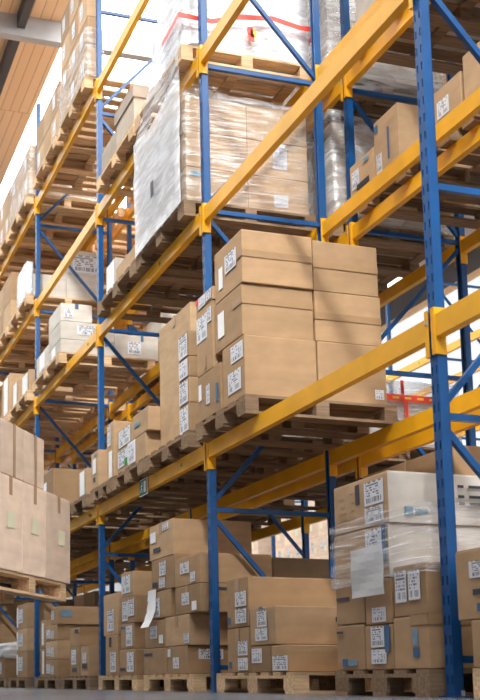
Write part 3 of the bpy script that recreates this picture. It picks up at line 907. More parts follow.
pallet(-.10, 2.92, ZL[3], 'wooden pallet under the white film-wrapped load with red tape, third level', 1.15, 1.17, 'pallet_light')
k = 0
for (za, zb, rn) in ((5.244, 5.62, 'bottom'), (5.622, 6.0, 'middle'), (6.002, 6.34, 'top')):
    for (xa, xb, cn) in ((-.05, .49, 'aisle'), (.493, 1.03, 'inner')):
        carton((xa, xb, 2.97, 3.42, za, zb), 'white', '%s %s-side pale carton inside the red-taped white load' % (rn, cn), (), 'cartons on the third beam level', None)
wrap2 = film_shell('stretch_wrap', (-.085, 1.05, 2.935, 3.75, 5.245, 6.37), MT['film_milky'], 'white film around the red-taped load at the third level', 5.2, .04, .08, True, None, .36)
bmq = bmesh.new()
vq = [[bmq.verts.new((-.118 - .012 * abs(noise.noise(Vector((i * .9, j * .8, 7.3)))), 2.925 + 1.12 * j / 8 * (1 - .6 * i / 6), 4.93 + .03 * math.sin(j * 2) + .62 * i / 6)) for j in range(9)] for i in range(7)]
for i in range(6):
    for j in range(8):
        bmq.faces.new((vq[i][j], vq[i][j + 1], vq[i + 1][j + 1], vq[i + 1][j]))
me = to_mesh('film_skirt', bmq, MT['film_grey'])
for p_ in me.polygons:
    p_.use_smooth = True
obj('film_skirt', me, wrap2, label='loose film hanging over the beam')
bmq = bmesh.new()
path = [(-.14, 3.25, 5.44), (-.14, 2.87, 5.46), (.15, 2.87, 5.45), (.4, 2.865, 5.53), (.7, 2.865, 5.57), (.95, 2.865, 5.53), (1.12, 2.87, 5.54), (1.12, 3.6, 5.5)]
for a, b in zip(path, path[1:]):
    bmq.faces.new([bmq.verts.new(q) for q in ((a[0], a[1], a[2] - .022), (b[0], b[1], b[2] - .022), (b[0], b[1], b[2] + .022), (a[0], a[1], a[2] + .022))])
bmesh.ops.remove_doubles(bmq, verts=bmq.verts[:], dist=.001)
bmesh.ops.solidify(bmq, geom=bmq.faces[:], thickness=.002)
rt_ = obj('warning_tape', to_mesh('warning_tape', bmq, MT['red']), wrap2, label='red tape band')
for (xx, zz, m_) in ((.49, 5.42, 'red'), (.52, 5.40, 'gold_ink'), (.50, 5.36, 'red')):
    obj('tape_tail', box_mesh('tape_tail', (.05, .003, .07), MT[m_], 0), rt_, (xx, 2.862, zz))

G3_ = 'cartons on the third beam level'
pallet(-.10, 4.12, ZL[3], 'wooden pallet under the lidded carton, third level before the third upright', 1.15, 1.17, 'pallet_light')
carton((-.06, .84, 4.20, 4.734, 5.244, 5.66), 'grey', 'greyish carton with an overhanging lid, third level before the third upright', (), G3_, None)
o = bpy.context.scene.objects['cardboard_box.%03d' % (len([q for q in COL.objects if q.name.startswith('cardboard_box')]) - 1)]
bmq = bmesh.new()
cube_into(bmq, -.014, .914, -.014, .548, .30, .422)
bevel(bmq, .004, 1)
obj('lid', to_mesh('lid', bmq, MT['grey']), o)
carton((-.06, .84, 4.758, 5.218, 5.244, 5.52), 'grey', 'greyish low carton beside the third upright at the third level', (), G3_, None)
pallet(-.10, 4.12, ZL[2], 'wooden pallet with an open tray, second level before the third upright', 1.15, 1.17, 'pallet')


def tray(box, mat, label, group=None):
    x0, x1, y0, y1, z0, z1 = box
    w, d, h = x1 - x0, y1 - y0, z1 - z0
    t = .006
    bm = bmesh.new()
    cube_into(bm, 0, w, 0, d, 0, t)
    for a in ((0, t, 0, d), (w - t, w, 0, d), (t, w - t, 0, t), (t, w - t, d - t, d)):
        cube_into(bm, *a, t, h)
    o = obj('open_tray', to_mesh('open_tray', bm, MT[mat]), None, (x0, y0, z0))
    tag(o, label, 'box', group)
    obj('divider', box_mesh('divider', (w - .014, .006, h * .8), MT[mat], 0), o, (w / 2, d * .5, t + h * .4))
    return o


tray((-.06, .44, 4.20, 4.769, 3.904, 4.08), KL, 'open cardboard tray at the second level before the third upright', G2_)
carton((.46, .95, 4.25, 4.75, 3.904, 4.22), KL, 'plain carton behind the open tray, second level before the third upright', (), G2_, None)
carton((-.06, .44, 4.801, 5.074, 3.904, 4.214), 'white', 'pale carton with white end beside the open tray, second level', [('paper', 'A', .05, .95, .05, .95)], G2_, None)

# ------------------------------------------------------------------ beyond the third upright, upper levels
pallet(-.10, 6.80, ZL[2], 'wooden pallet under white cartons, second level before the fourth upright', 1.30, 1.2, 'pallet_light')
WH = 'white second-level load before fourth upright'
carton((-.06, .60, 6.854, 7.42, 3.904, 4.08), 'white', 'bottom aisle-corner carton with blue clip in ' + WH, [('blue_ink', 'N', .82, .88, .0, .3), ('paper', 'A', .3, .6, .1, .8)], G2_, None)
carton((.603, 1.159, 6.854, 7.42, 3.904, 4.20), 'white', 'inner carton with blue clip in ' + WH, [('blue_ink', 'N', .6, .66, .0, .25), ('label1', 'N', .3, .6, .3, .8)], G2_, None)
carton((-.06, .60, 7.424, 8.05, 3.904, 4.2), 'white', 'far aisle-side carton in ' + WH, [('paper', 'A', .3, .7, .1, .8)], G2_, None)
carton((-.06, .60, 6.854, 7.42, 4.082, 4.30), 'white', 'second-tier aisle-corner carton in ' + WH, [('label3', 'N', .3, .7, .2, .7)], G2_, None)
carton((-.06, .33, 6.854, 7.42, 4.302, 4.52), 'white', 'topmost carton with blue clip in ' + WH, [('blue_ink', 'N', .45, .56, .0, .3), ('label0', 'N', .1, .4, .3, .8)], G2_, None)
pallet(-.10, 8.42, ZL[2], 'wooden pallet at the second level just past the fourth upright', 1.15, 1.17, 'pallet_light')
pallet(-.10, 9.62, ZL[2], 'wooden pallet at the second level, second past the fourth upright', 1.15, 1.17, 'pallet_light')
carton((-.06, .54, 8.455, 8.886, 3.904, 4.201), KL, 'carton with white side at the second level just past the fourth upright', [('paper', 'A', .1, .8, .05, .9)], G2_, None)
carton((-.06, .54, 9.12, 9.54, 3.904, 4.26), KL, 'carton with white strip at the second level, second past the fourth upright', [('paper', 'A', .3, .8, .05, .9)], G2_, None)
carton((-.06, .54, 9.70, 10.233, 3.904, 4.526), KL, 'tall carton with white strip at the second level, third past the fourth upright', [('paper', 'A', .3, .8, .05, .9)], G2_, None)
# third level past the fourth upright
pallet(-.10, 8.46, ZL[3], 'wooden pallet at the third level just past the fourth upright', 1.15, 1.17, 'pallet_light')
carton((.0, .46, 8.50, 9.10, 5.244, 5.56), 'white', 'pale carton on the pallet at the third level past the fourth upright', (), G3_, None)
carton((.465, .98, 8.50, 9.10, 5.244, 5.60), 'white', 'pale inner carton on the pallet at the third level past the fourth upright', (), G3_, None)
carton((.5, .98, 8.50, 9.0, 5.602, 5.95), 'white', 'carton with barred label on top at the third level past the fourth upright', [('label1', 'N', .1, .9, .2, .9)], G3_, None)
film_shell('stretch_wrap', (-.09, -.01, 8.5, 9.1, 5.25, 5.72), MT['film_milky'], 'white film bunched at the third level past the fourth upright', 7.7, .02, .08)

# ------------------------------------------------------------------ top level
G4_ = 'cartons on the top beam level'


def stack_load(x0, y0, z0, nx, ny, nz, dx, dy, dz, mat, phrase, group, gaps=(), decals=None):
    tiers = ['bottom', 'second', 'third', 'fourth', 'fifth', 'sixth']
    for c in range(nz):
        for b in range(ny):
            for a in range(nx):
                if (a, b, c) in gaps:
                    continue
                w1 = '%s-tier' % tiers[c] if c < nz - 1 else 'topmost'
                w2 = '' if ny == 1 else (' near-end' if b == 0 else (' far-end' if b == ny - 1 else ' middle'))
                w3 = '' if nx == 1 else (' aisle-side' if a == 0 else ' inner')
                lab = w1 + w2 + w3 + ' carton ' + phrase
                carton((x0 + a * dx, x0 + (a + 1) * dx - .004, y0 + b * dy, y0 + (b + 1) * dy - .004, z0 + .002 + c * dz, z0 + (c + 1) * dz), mat if isinstance(mat, str) else mat[(a + b + c) % len(mat)],
                       lab, decals(a, b, c) if decals else (), group, None)


def lb(a, b, c):
    r = R.random()
    return [('label%d' % int(r * 4), 'A', .2 + .3 * r, .5 + .3 * r, .2, .7)] if r < .6 else []


pallet(-.10, 5.70, ZL[4], 'wooden pallet on the top level just past the third upright', 1.15, 1.17, 'pallet_light')  # lighter wood paints in the light flooding the upper levels
stack_load(-.06, 5.70, Z4, 1, 3, 4, .15, .38, .36, [KL, KR], 'on top level just past the third upright', G4_, (), lb)
pallet(-.10, 6.95, ZL[4], 'wooden pallet on the top level before the fourth upright', 1.15, 1.17, 'pallet_light')
stack_load(-.06, 6.95, Z4, 1, 3, 2, .6, .38, .36, [KL, KR], 'on top level before the fourth upright', G4_, (), lb)
film_shell('stretch_wrap', (-.085, .115, 5.68, 6.86, 6.685, 7.25), MT['film'], 'white film around the lower tiers on top level past the third upright', 2.2, .03, .1)
pallet(-.10, 8.50, ZL[4], 'wooden pallet on the top level just past the fourth upright', 1.15, 1.17, 'pallet_light')
stack_load(-.06, 8.50, Z4, 1, 3, 2, 1.08, .38, .36, [KL, KR], 'on top level just past the fourth upright', G4_, (), lb)
film_shell('stretch_wrap', (-.085, 1.04, 8.48, 9.66, 6.685, 7.44), MT['film'], 'white film around the load on top level past the fourth upright', 4.2, .03, .1)
pallet(-.10, 9.72, ZL[4], 'wooden pallet on the top level, second past the fourth upright', 1.15, 1.17, 'pallet_light')
stack_load(-.06, 9.72, Z4, 1, 3, 2, 1.08, .38, .37, [KL, KR], 'on top level, second pallet past the fourth upright', G4_, (), lb)

# ------------------------------------------------------------------ the rear rack, back to back
XR = X2 - .06
GR = 'cartons in the rear rack'


def rear_pallet(y, lev, label, mat='pallet'):
    return pallet(XR, y, ZL[lev], label, 1.15, 1.17, mat)


rear_pallet(.12, 2, 'wooden pallet at the second level of the rear rack before the glowing white wall', 'pallet')
rear_pallet(1.40, 2, 'wooden pallet at the second level of the rear rack, under labelled cartons', 'pallet')
carton((1.27, 2.14, 2.03, 2.349, 3.904, 4.42), KL, 'tall carton with blue side print, second level of the rear rack', [('label1', 'A', .1, .32, .55, .85), ('blue_ink', 'A', .58, .64, .25, .75), ('blue_ink', 'A', .06, .2, .08, .2)], GR, None)
carton((1.27, 2.14, 2.358, 2.71, 3.904, 4.239), KL, 'lower carton with label and dark print, far end of rear rack second level', [('label2', 'A', .1, .4, .2, .65), ('dark_ink', 'A', .3, .8, .6, .74), ('light_blue_ink', 'A', .6, .8, .1, .2)], GR, None)
carton((1.27, 2.14, .72, 1.27, 3.904, 4.30), KL, 'big carton with faded label, near end of rear rack second level', [('label3', 'A', .45, .8, .2, .6)], GR, None)
carton((1.27, 2.14, 1.30, 1.62, 3.904, 4.22), KL, 'smaller carton, near end of rear rack second level', [('label0', 'A', .2, .6, .3, .7)], GR, None)
rear_pallet(.12, 3, 'wooden pallet at the third level of the rear rack beside the slotted upright', 'pallet')
rear_pallet(1.40, 3, 'wooden pallet at the third level of the rear rack before the middle upright', 'pallet')
stack_load(1.26, .14, Z3, 1, 2, 2, 1.10, .55, .42, [KR, KD], 'at rear rack third level beside the slotted upright', GR)
stack_load(1.26, 1.42, Z3, 1, 2, 2, 1.10, .55, .42, 'white', 'at rear rack third level before the middle upright', GR)
rear_pallet(2.95, 2, 'wooden pallet under the grey filmed load, second level of the rear rack')
stack_load(1.28, 2.98, Z2, 1, 2, 2, 1.06, .53, .45, 'grey', 'inside the grey filmed load of the rear rack', GR)
film_shell('stretch_wrap', (1.25, 2.37, 2.95, 4.08, 3.905, 4.87), MT['film_grey'], 'grey film around a load at the second level of the rear rack', 8.2, .03, .1)
rear_pallet(2.95, 3, 'wooden pallet under the white filmed load, third level of the rear rack')
stack_load(1.28, 2.98, Z3, 1, 2, 2, 1.06, .53, .52, 'white', 'inside the white filmed load of the rear rack', GR)
film_shell('stretch_wrap', (1.25, 2.37, 2.95, 4.08, 5.115, 6.33), MT['film_grey'], 'white film around a load at the third level of the rear rack', 6.1, .03, .1)
rear_pallet(2.95, 1, 'wooden pallet under the red-taped pale load, lowest level of the rear rack')
stack_load(1.28, 2.98, Z1, 1, 2, 1, 1.06, .53, .40, 'white', 'inside the red-taped load of the rear rack', GR)
wrap5 = film_shell('stretch_wrap', (1.25, 2.37, 2.95, 4.08, 2.015, 2.56), MT['film_grey'], 'pale film around the red-taped load of the rear rack', 6.9, .025, .09, True)
bmq = bmesh.new()
path = [(1.21, 2.91, 2.40), (1.7, 2.905, 2.40), (2.42, 2.905, 2.385)]
for a, b in zip(path, path[1:]):
    cube_into(bmq, a[0], b[0], 2.902, 2.905, a[2] - .028, a[2] + .028)
wt = obj('warning_tape', to_mesh('warning_tape', bmq, MT['red']), wrap5, label='red tape with yellow print')
for q in range(7):
    obj('yellow_print', box_mesh('yellow_print', (.06, .002, .018), MT['gold_ink'], 0), wt, (1.62 + q * .115, 2.900, 2.40 - (.0 if q < 1 else 0)))
obj('tape_tail', box_mesh('tape_tail', (.035, .003, .22), MT['red'], 0), wt, (1.83, 2.903, 2.27))
obj('tape_tail', box_mesh('tape_tail', (.03, .003, .12), MT['red'], 0), wt, (1.80, 2.903, 2.49))
rear_pallet(4.15, 1, 'wooden pallet at the lowest level of the rear rack before its third frame')
stack_load(1.28, 4.18, Z1, 1, 2, 2, 1.06, .53, .4, [KR, KL], 'at rear rack lowest level before its third frame', GR)
rear_pallet(5.75, 1, 'wooden pallet at the lowest level of the rear rack past its third frame')
stack_load(1.28, 5.78, Z1, 1, 2, 1, 1.06, .53, .4, [KR, KL], 'at rear rack lowest level past its third frame', GR)
rear_pallet(5.75, 2, 'wooden pallet at the second level of the rear rack past its third frame')
rear_pallet(7.0, 2, 'wooden pallet at the second level of the rear rack before its fourth frame')
stack_load(1.28, 7.03, Z2, 1, 2, 2, 1.06, .53, .36, [KL, 'white'], 'at rear rack second level before its fourth frame', GR)
rear_pallet(5.75, 4, 'wooden pallet on the top level of the rear rack past its third frame', 'pallet_light')  # pale wood stands in for strong light on these undersides
rear_pallet(7.0, 4, 'wooden pallet on the top level of the rear rack before its fourth frame', 'pallet_light')
rear_pallet(8.55, 4, 'wooden pallet on the top level of the rear rack past its fourth frame', 'pallet_light')
rear_pallet(8.55, 3, 'wooden pallet at the third level of the rear rack past its fourth frame', 'pallet_light')
rear_pallet(9.8, 3, 'wooden pallet at the third level of the rear rack, second past its fourth frame', 'pallet_light')
# floor of the rear rack
pallet(XR, 1.55, 0, 'wooden pallet on the floor of the rear rack behind the beam-height carton', 1.15, 1.17, 'pallet')
stack_load(1.26, 1.56, PH, 1, 2, 3, 1.10, .56, .51, [KR, KL], 'on rear rack floor behind the slotted upright', GR)
pallet(XR, .12, 0, 'wooden pallet on the floor of the rear rack behind the wrapped cartons', 1.15, 1.17, 'pallet')
stack_load(1.26, .14, PH, 1, 2, 2, 1.10, .56, .42, [KR, KD], 'on rear rack floor behind the wrapped cartons', GR)
pallet(XR, 4.2, 0, 'wooden pallet on the floor of the rear rack behind the middle upright', 1.15, 1.17, 'pallet')
stack_load(1.26, 4.22, PH, 1, 2, 3, 1.10, .56, .36, [KR, KL], 'on rear rack floor past the middle frame', GR, (), lb)
pallet(XR, 5.75, 0, 'wooden pallet on the floor of the rear rack past its third frame', 1.15, 1.17, 'pallet')
stack_load(1.26, 5.78, PH, 1, 2, 3, 1.10, .56, .30, [KR, KD], 'on rear rack floor past its third frame', GR, (), lb)
pallet(XR, 8.6, 0, 'wooden pallet on the floor of the rear rack past its fourth frame', 1.15, 1.17, 'pallet')
stack_load(1.26, 8.62, PH, 1, 2, 3, 1.10, .56, .36, [KR, KD], 'on rear rack floor past its fourth frame', GR)

# far bays of both racks, glimpsed between the uprights
for y, nm in ((7.02, 'before its fourth frame'), (8.6, 'past its fourth frame'), (9.82, 'before its fifth frame'), (11.4, 'past its fifth frame'), (12.65, 'before its sixth frame'), (14.2, 'past its sixth frame')):
    if nm != 'past its fourth frame':
        pallet(XR, y, 0, 'wooden pallet on the floor of the rear rack ' + nm, 1.15, 1.17, 'pallet')
        stack_load(1.26, y + .02, PH, 1, 2, 3, 1.1, .56, .42, [KD, KR], 'on rear rack floor ' + nm, GR)
    rear_pallet(y, 1, 'wooden pallet at the lowest level of the rear rack ' + nm)
    stack_load(1.26, y + .02, Z1, 1, 2, 3, 1.1, .56, .38, [KD, KR], 'at rear rack lowest level ' + nm, GR)
for y, nm in ((11.4, 'past its fifth frame'), (12.65, 'before its sixth frame'), (14.2, 'past its sixth frame')):
    pallet(-.06, y, 0, 'wooden pallet on the floor of the aisle-side rack ' + nm, 1.15, 1.17, 'pallet')
    stack_load(-.03, y + .02, PH, 1, 2, 3, 1.1, .56, .42, [KD, KR], 'on aisle-side rack floor ' + nm, GF)
for y, nm in ((8.5, 'past its fourth frame'), (9.72, 'before its fifth frame'), (11.3, 'past its fifth frame'), (12.6, 'before its sixth frame')):
    pallet(-.06, y, ZL[1], 'wooden pallet at the lowest level of the aisle-side rack ' + nm, 1.15, 1.17, 'pallet')
    stack_load(-.03, y + .02, Z1, 1, 2, 2, 1.1, .56, .42, [KD, KR], 'at aisle-side rack lowest level ' + nm, GL)

for lev, zz, y, nm in ((3, Z3, 9.72, 'before its fifth frame'), (3, Z3, 11.3, 'past its fifth frame'), (4, Z4, 11.3, 'past its fifth frame'), (4, Z4, 12.55, 'before its sixth frame'), (2, Z2, 11.3, 'past its fifth frame')):
    pallet(-.10, y, ZL[lev], 'wooden pallet at the %s level of the aisle-side rack %s' % (LVN[lev - 1], nm), 1.15, 1.17, 'pallet_light')
    stack_load(-.04, y + .02, zz, 1, 2, 2, 1.1, .55, .42, [KL, KR], 'at %s level of the aisle-side rack %s' % (LVN[lev - 1], nm), 'far cartons of the aisle-side rack')
for lev, zz, y, nm in ((4, Z4, 9.82, 'before its fifth frame'), (4, Z4, 11.4, 'past its fifth frame'), (3, Z3, 11.4, 'past its fifth frame'), (3, Z3, 12.65, 'before its sixth frame'), (2, Z2, 8.6, 'past its fourth frame'), (2, Z2, 9.82, 'before its fifth frame'), (2, Z2, 11.4, 'past its fifth frame')):
    rear_pallet(y, lev, 'wooden pallet at the %s level of the rear rack %s' % (LVN[lev - 1], nm) + ('' if lev != 3 else ', deep'), 'pallet_light')
    stack_load(1.28, y + .02, zz, 1, 2, 1, 1.06, .55, .42, [KL, KR], 'at %s level of the rear rack %s' % (LVN[lev - 1], nm), GR)

# ------------------------------------------------------------------ goods of the distant rack
GD = 'pale cartons in the distant rack'


def nb(a, b, c):
    return [('label%d' % ((a + b + c) % 4), 'A', .3, .6, .2, .7), ('note', 'A', .65, .85, .5, .8)] if c in (1, 3, 4) else [('note', 'A', .2, .5, .3, .6)]


for q, (y, nm) in enumerate(((11.70, 'beside the wrapped pallet'), (13.0, 'beside the middle upright'), (14.9, 'far behind the middle upright'))):
    pallet(X3 - .06, y, 0, 'wooden pallet on the floor of the distant rack, ' + nm, 1.15, 1.17, 'pallet_light')
    stack_load(X3 - .03, y + .01, PH, 1, 3, 4, .9, .37, .40, 'pale', 'of distant rack floor, ' + nm, GD, (), nb)
    pallet(X3 - .06, y, ZL[1], 'wooden pallet at the lowest level of the distant rack, ' + nm, 1.15, 1.17, 'pallet_light')
    stack_load(X3 - .03, y + .01, ZB[1], 1, 3, 4, .9, .37, .36, 'pale', 'of distant rack lowest level, ' + nm, GD, (), nb)

# ------------------------------------------------------------------ exit sign on the lowest front beam
sg = obj('exit_sign', box_mesh('exit_sign', (.20, .006, .15), MT['paper'], .002), None, (-.011, 4.185, 1.80), -PI / 2)
tag(sg, 'green and white emergency exit sign hanging on the lowest yellow beam', 'sign')
obj('sign_panel', box_mesh('sign_panel', (.185, .002, .135), MT['sign_green'], 0), sg, (0, -.0042, 0))
bmq = bmesh.new()
P2 = [((-.03, .045), .014), ]
# running figure: head, trunk, arms and legs, with the doorway beside it
cyl_into(bmq, (-.025, -.0056, .042), (0, 1, 0), .011, .0015, 12)
for a, b, w in (((-.03, .028), (-.045, -.005), .018), ((-.03, .025), (-.005, .012), .008), ((-.032, .025), (-.062, .02), .008), ((-.045, -.005), (-.02, -.02), .011), ((-.02, -.02), (-.025, -.048), .009), ((-.045, -.005), (-.055, -.03), .011), ((-.055, -.03), (-.08, -.034), .009)):
    bar_into(bmq, (a[0], -.0056, a[1]), (b[0], -.0056, b[1]), .0015, w)
obj('running_figure', to_mesh('running_figure', bmq, MT['paper']), sg)
bmq = bmesh.new()
cube_into(bmq, .02, .07, -.0063, -.0052, -.05, .05)
obj('doorway_symbol', to_mesh('doorway_symbol', bmq, MT['paper']), sg)

# ------------------------------------------------------------------ pale load carried by a forklift in the aisle
TH = math.radians(38.5)
DD = Vector((math.sin(TH), math.cos(TH), 0))           # along the visible side of the load
NN = Vector((-math.cos(TH), math.sin(TH), 0))          # into the load
P0 = Vector((-1.028, 3.104, 0))
ZC = .672
RZ = PI / 2 - TH


def at_load(s, n, z):
    return P0 + DD * s + NN * n + Vector((0, 0, z))


q = at_load(-1.2, 0, ZC)
pallet(q.x, q.y, q.z, 'fresh wooden pallet raised in the aisle under pale cartons', 1.0, 1.2, 'pallet_light', None, RZ)
GX = 'pale cartons on the raised pallet'
zt = ZC + PH


def load_box(s0, s1, n0, n1, z0, z1, label, dec=(), tape='end'):
    b = carton((0, s1 - s0, 0, n1 - n0, 0, z1 - z0), 'pale', label, dec, GX, tape, tape_mat='tape_light')
    if b is None:
        return None
    b.location = at_load(s0, n0, z0)
    b.rotation_euler = (0, 0, RZ)
    return b


for (s0, s1, nm, dec) in ((-1.17, -.785, 'farthest from the rack', [('note', 'N', .36, .66, .38, .55)]), (-.782, -.389, 'in the middle', [('note', 'N', .36, .66, .36, .54)]), (-.386, .06, 'at the rack end', [('note', 'N', .46, .74, .40, .58)])):
    load_box(s0, s1, -.01, .48, zt + .002, 1.448, 'lower pale carton %s on the raised aisle pallet' % nm, dec, 'end')
    load_box(s0, s1, .485, .98, zt + .002, 1.448, 'lower back pale carton %s on the raised aisle pallet' % nm)
for (s0, s1, nm) in ((-1.12, -.768, 'farther from the rack'), (-.765, -.428, 'at the rack end')):
    load_box(s0, s1, -.01, .48, 1.450, 1.818, 'upper pale carton %s on the raised aisle pallet' % nm, (), 'end_full')
    load_box(s0, s1, .485, .98, 1.450, 1.818, 'upper back pale carton %s on the raised aisle pallet' % nm, (), 'end_full')

# the truck itself: forks in the pallet, mast, body (almost all of it outside the picture)
fk = bpy.data.objects.new('forklift', None)
COL.objects.link(fk)
q = at_load(-1.2, .5, 0)
fk.location = q
fk.rotation_euler = (0, 0, RZ)
tag(fk, 'forklift whose dark forks carry the raised pallet in the aisle', 'forklift')
for s in (-1, 1):
    bmq = bmesh.new()
    cube_into(bmq, -.06, 1.1, s * .22 - .05, s * .22 + .05, ZC + .055, ZC + .095)
    cube_into(bmq, -.10, -.06, s * .22 - .05, s * .22 + .05, ZC + .055, ZC + .6)
    bevel(bmq, .006, 1)
    obj('fork', to_mesh('fork', bmq, MT['dark_steel']), fk)
    bmq = bmesh.new()
    cube_into(bmq, -.32, -.18, s * .36 - .04, s * .36 + .04, .06, 2.1)
    bevel(bmq, .01, 1)
    obj('mast_rail', to_mesh('mast_rail', bmq, MT['dark_steel']), fk)
bmq = bmesh.new()
for z in (ZC + .12, ZC + .5):
    cube_into(bmq, -.18, -.10, -.45, .45, z, z + .1)
obj('fork_carriage', to_mesh('fork_carriage', bmq, MT['dark_steel']), fk)
bmq = bmesh.new()
cube_into(bmq, -2.2, -.36, -.5, .5, .22, .62)
cube_into(bmq, -2.25, -1.5, -.5, .5, .62, 1.05)
bevel(bmq, .06, 3)
obj('body', to_mesh('body', bmq, MT['red_body']), fk)
for x in (-.55, -1.9):
    for s in (-1, 1):
        bmq = bmesh.new()
        cyl_into(bmq, (x, s * .5, .24), (0, 1, 0), .24, .18, 28)
        bevel(bmq, .03, 2)
        obj('wheel', to_mesh('wheel', bmq, MT['rubber']), fk)
bmq = bmesh.new()
for a, b in (((-.5, .6), (-.75, 2.1)), ((-1.95, 1.0), (-1.7, 2.1))):
    for s in (-.46, .46):
        bar_into(bmq, (a[0], s, a[1]), (b[0], s, b[1]), .05, .05)
for x in (-.75, -1.0, -1.25, -1.5, -1.7):
    cube_into(bmq, x - .025, x + .025, -.48, .48, 2.1, 2.15)
obj('overhead_guard', to_mesh('overhead_guard', bmq, MT['dark_steel']), fk)
bmq = bmesh.new()
cube_into(bmq, -1.5, -1.0, -.25, .25, .62, .78)
cube_into(bmq, -1.58, -1.46, -.25, .25, .78, 1.3)
bevel(bmq, .04, 3)
obj('seat', to_mesh('seat', bmq, MT['rubber']), fk)

# ------------------------------------------------------------------ the hall
m, nt, b = new_mat('sealed_concrete')
n = noise_node(nt, 'Object', .8, 6)
r = ramp(nt, n.outputs['Fac'], [(.3, (.085, .095, .115)), (.7, (.135, .15, .175))])
nt.links.new(r.outputs['Color'], b.inputs['Base Color'])
b.inputs['Roughness'].default_value = .26
MT['floor'] = m
bmq = bmesh.new()
cube_into(bmq, -7.4, 11, -16.4, 46, -.2, 0)
struct('floor', bmq, MT['floor'])
RZ_ = 10.0
m, nt, b = new_mat('timber_roof_deck')
tc = nd(nt, 'ShaderNodeTexCoord')
mp = nd(nt, 'ShaderNodeMapping')
mp.inputs['Scale'].default_value = (1, 1, 1)
nt.links.new(tc.outputs['Object'], mp.inputs['Vector'])
br = nd(nt, 'ShaderNodeTexBrick')
br.inputs['Scale'].default_value = 1.0
br.inputs['Brick Width'].default_value = 0.16
br.inputs['Row Height'].default_value = 2.4
br.inputs['Mortar Size'].default_value = .006
br.inputs['Color1'].default_value = (.92, .66, .42, 1)
br.inputs['Color2'].default_value = (.85, .57, .34, 1)
br.inputs['Mortar'].default_value = (.5, .28, .14, 1)
nt.links.new(mp.outputs['Vector'], br.inputs['Vector'])
nt.links.new(br.outputs['Color'], b.inputs['Base Color'])
b.inputs['Roughness'].default_value = .7
MT['roof'] = m
XB = .80
bmq = bmesh.new()
cube_into(bmq, -7.4, -4.8, -16.4, 46, RZ_, RZ_ + .15)
cube_into(bmq, -1.3, XB, -16.4, 46, RZ_, RZ_ + .15)
cube_into(bmq, 3.6, 11, -16.4, 46, RZ_, RZ_ + .15)
struct('ceiling', bmq, MT['roof'])
m, nt, b = new_mat('rooflight_daylight')
em = nd(nt, 'ShaderNodeEmission')
em.inputs['Color'].default_value = (1.0, .985, .96, 1)
em.inputs['Strength'].default_value = 13.0
nt.links.new(em.outputs['Emission'], nt.nodes['Material Output'].inputs['Surface'])
MT['daylight'] = m
bmq = bmesh.new()
cube_into(bmq, XB, 3.6, -16.4, 46, RZ_ + .05, RZ_ + .1)
struct('window_1', bmq, MT['daylight'])
m, nt, b = new_mat('unseen_rooflight_glass')
nt.nodes.remove(b)
t1 = nd(nt, 'ShaderNodeBsdfTransparent')
t1.inputs['Color'].default_value = (.95, .97, .98, 1)
t2 = nd(nt, 'ShaderNodeBsdfGlossy')
t2.inputs['Roughness'].default_value = .1
t3 = nd(nt, 'ShaderNodeMixShader')
t3.inputs['Fac'].default_value = .05
nt.links.new(t1.outputs[0], t3.inputs[1])
nt.links.new(t2.outputs[0], t3.inputs[2])
nt.links.new(t3.outputs[0], nt.nodes['Material Output'].inputs['Surface'])
MT['clear'] = m
bmq = bmesh.new()
cube_into(bmq, -4.8, -1.3, -16.4, 46, RZ_ + .05, RZ_ + .06)
struct('unseen_rooflight', bmq, MT['clear'])  # unseen strip over the aisle, its edges shaped for where sunlight lands
bmq = bmesh.new()
cube_into(bmq, -7, 10.6, 9.45, 9.58, RZ_ - .34, RZ_ - .002)
struct('trim_1', bmq, MT['steel'])
bmq = bmesh.new()
cube_into(bmq, -.04, .08, 2.0, 9.44, RZ_ - .22, RZ_ - .003)
cube_into(bmq, -.04, .08, 9.585, 45.6, RZ_ - .22, RZ_ - .003)
struct('trim_2', bmq, MT['dark_steel'])
m, nt, b = new_mat('glowing_wall_white')  # emission stands in for daylight on the white wall
em = nd(nt, 'ShaderNodeEmission')
em.inputs['Color'].default_value = (.97, .985, 1, 1)
em.inputs['Strength'].default_value = 1.3
nt.links.new(em.outputs['Emission'], nt.nodes['Material Output'].inputs['Surface'])
MT['glow'] = m
bmq = bmesh.new()
cube_into(bmq, 10.6, 11, -16, 46, 0, RZ_ + .15)
struct('wall_right', bmq, MT['wall'])
bmq = bmesh.new()
cube_into(bmq, 10.52, 10.6, -2, 17, 2.4, 8.40)
struct('glowing_wall', bmq, MT['glow'])  # part of the white wall, its brightness put in as a glow
bmq = bmesh.new()
cube_into(bmq, 10.45, 10.6, -2, 17, 8.521, 9.1)
struct('trim_3', bmq, MT['dark_steel'])
bmq = bmesh.new()
cube_into(bmq, 10.44, 10.6, -2, 17, 8.401, 8.52)
struct('trim_4', bmq, MT['pallet_light'])
bmq = bmesh.new()
cube_into(bmq, -7, 10.6, 45.6, 46, 0, RZ_ + .15)
struct('wall_far', bmq, MT['wall_grey'])

bmq = bmesh.new()
cube_into(bmq, -7.4, -7, -16, 46, 0, RZ_ + .15)
struct('unseen_wall_left', bmq, MT['wall_grey'])  # unseen wall, added close and grey to cut light at the lower levels
bmq = bmesh.new()
cube_into(bmq, -7, 11, -16.4, -16, 0, RZ_ + .15)
struct('unseen_wall_near', bmq, MT['wall'])  # unseen end wall, added to stop low light and brighten near faces

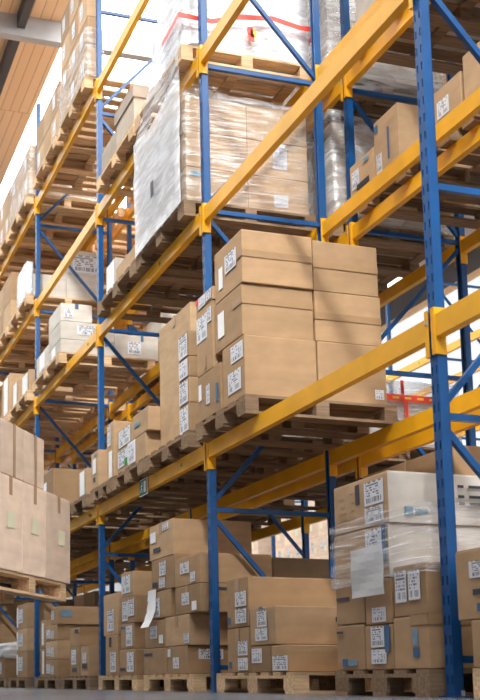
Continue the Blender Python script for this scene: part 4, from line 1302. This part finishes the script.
# ------------------------------------------------------------------ strip lights over the next aisle
m, nt, b = new_mat('lit_tube')
em = nd(nt, 'ShaderNodeEmission')
em.inputs['Strength'].default_value = 4.0
nt.links.new(em.outputs['Emission'], nt.nodes['Material Output'].inputs['Surface'])
for ya, yb, zz, nm in ((8.08, 8.64, 5.91, 'farther'), (7.45, 7.83, 6.03, 'nearer')):
    lt = obj('strip_light', box_mesh('strip_light', (.12, yb - ya, .05), MT['steel'], .006), None, (5.4, (ya + yb) / 2, zz + .055))
    tag(lt, '%s white strip light hanging over the next aisle, under the rear rack planks' % nm, 'lamp', 'strip lights')
    bmq = bmesh.new()
    cyl_into(bmq, (0, 0, -.05), (0, 1, 0), .022, yb - ya - .04, 12)
    obj('tube', to_mesh('tube', bmq, m), lt)
    for s in (-1, 1):
        bmq = bmesh.new()
        cyl_into(bmq, (0, s * (yb - ya) * .35, (RZ_ + .05 - zz) / 2), (0, 0, 1), .006, RZ_ - zz - .06, 8)
        obj('hanging_rod', to_mesh('hanging_rod', bmq, MT['zinc']), lt)

# ------------------------------------------------------------------ light
w = bpy.data.worlds.new('daylight')
SC.world = w
w.use_nodes = True
bg = w.node_tree.nodes['Background']
wt_ = w.node_tree
tc = wt_.nodes.new('ShaderNodeTexCoord')
sp = wt_.nodes.new('ShaderNodeSeparateXYZ')
wt_.links.new(tc.outputs['Generated'], sp.inputs['Vector'])
cr = wt_.nodes.new('ShaderNodeValToRGB')
cr.color_ramp.elements[0].position = 0.0
cr.color_ramp.elements[0].color = (.5, .5, .52, 1)
cr.color_ramp.elements[1].position = 1.0
cr.color_ramp.elements[1].color = (1.0, .975, .93, 1)
wt_.links.new(sp.outputs['Z'], cr.inputs['Fac'])
wt_.links.new(cr.outputs['Color'], bg.inputs['Color'])
bg.inputs['Strength'].default_value = 8.5
sun = bpy.data.lights.new('sun', 'SUN')
sun.energy = 5.0
sun.angle = math.radians(5)
sun.color = (1, .96, .9)
so = bpy.data.objects.new('sun', sun)
COL.objects.link(so)
so.rotation_euler = Vector((.36, .68, -.64)).to_track_quat('-Z', 'Y').to_euler()
so.location = (-6, -8, 9)

SC.view_settings.view_transform = 'Standard'
SC.view_settings.look = 'None'
SC.view_settings.gamma = 1
SC.view_settings.use_curve_mapping = False
SC.view_settings.exposure = -0.34
SC.cycles.transparent_max_bounces = 16
SC.cycles.max_bounces = 8
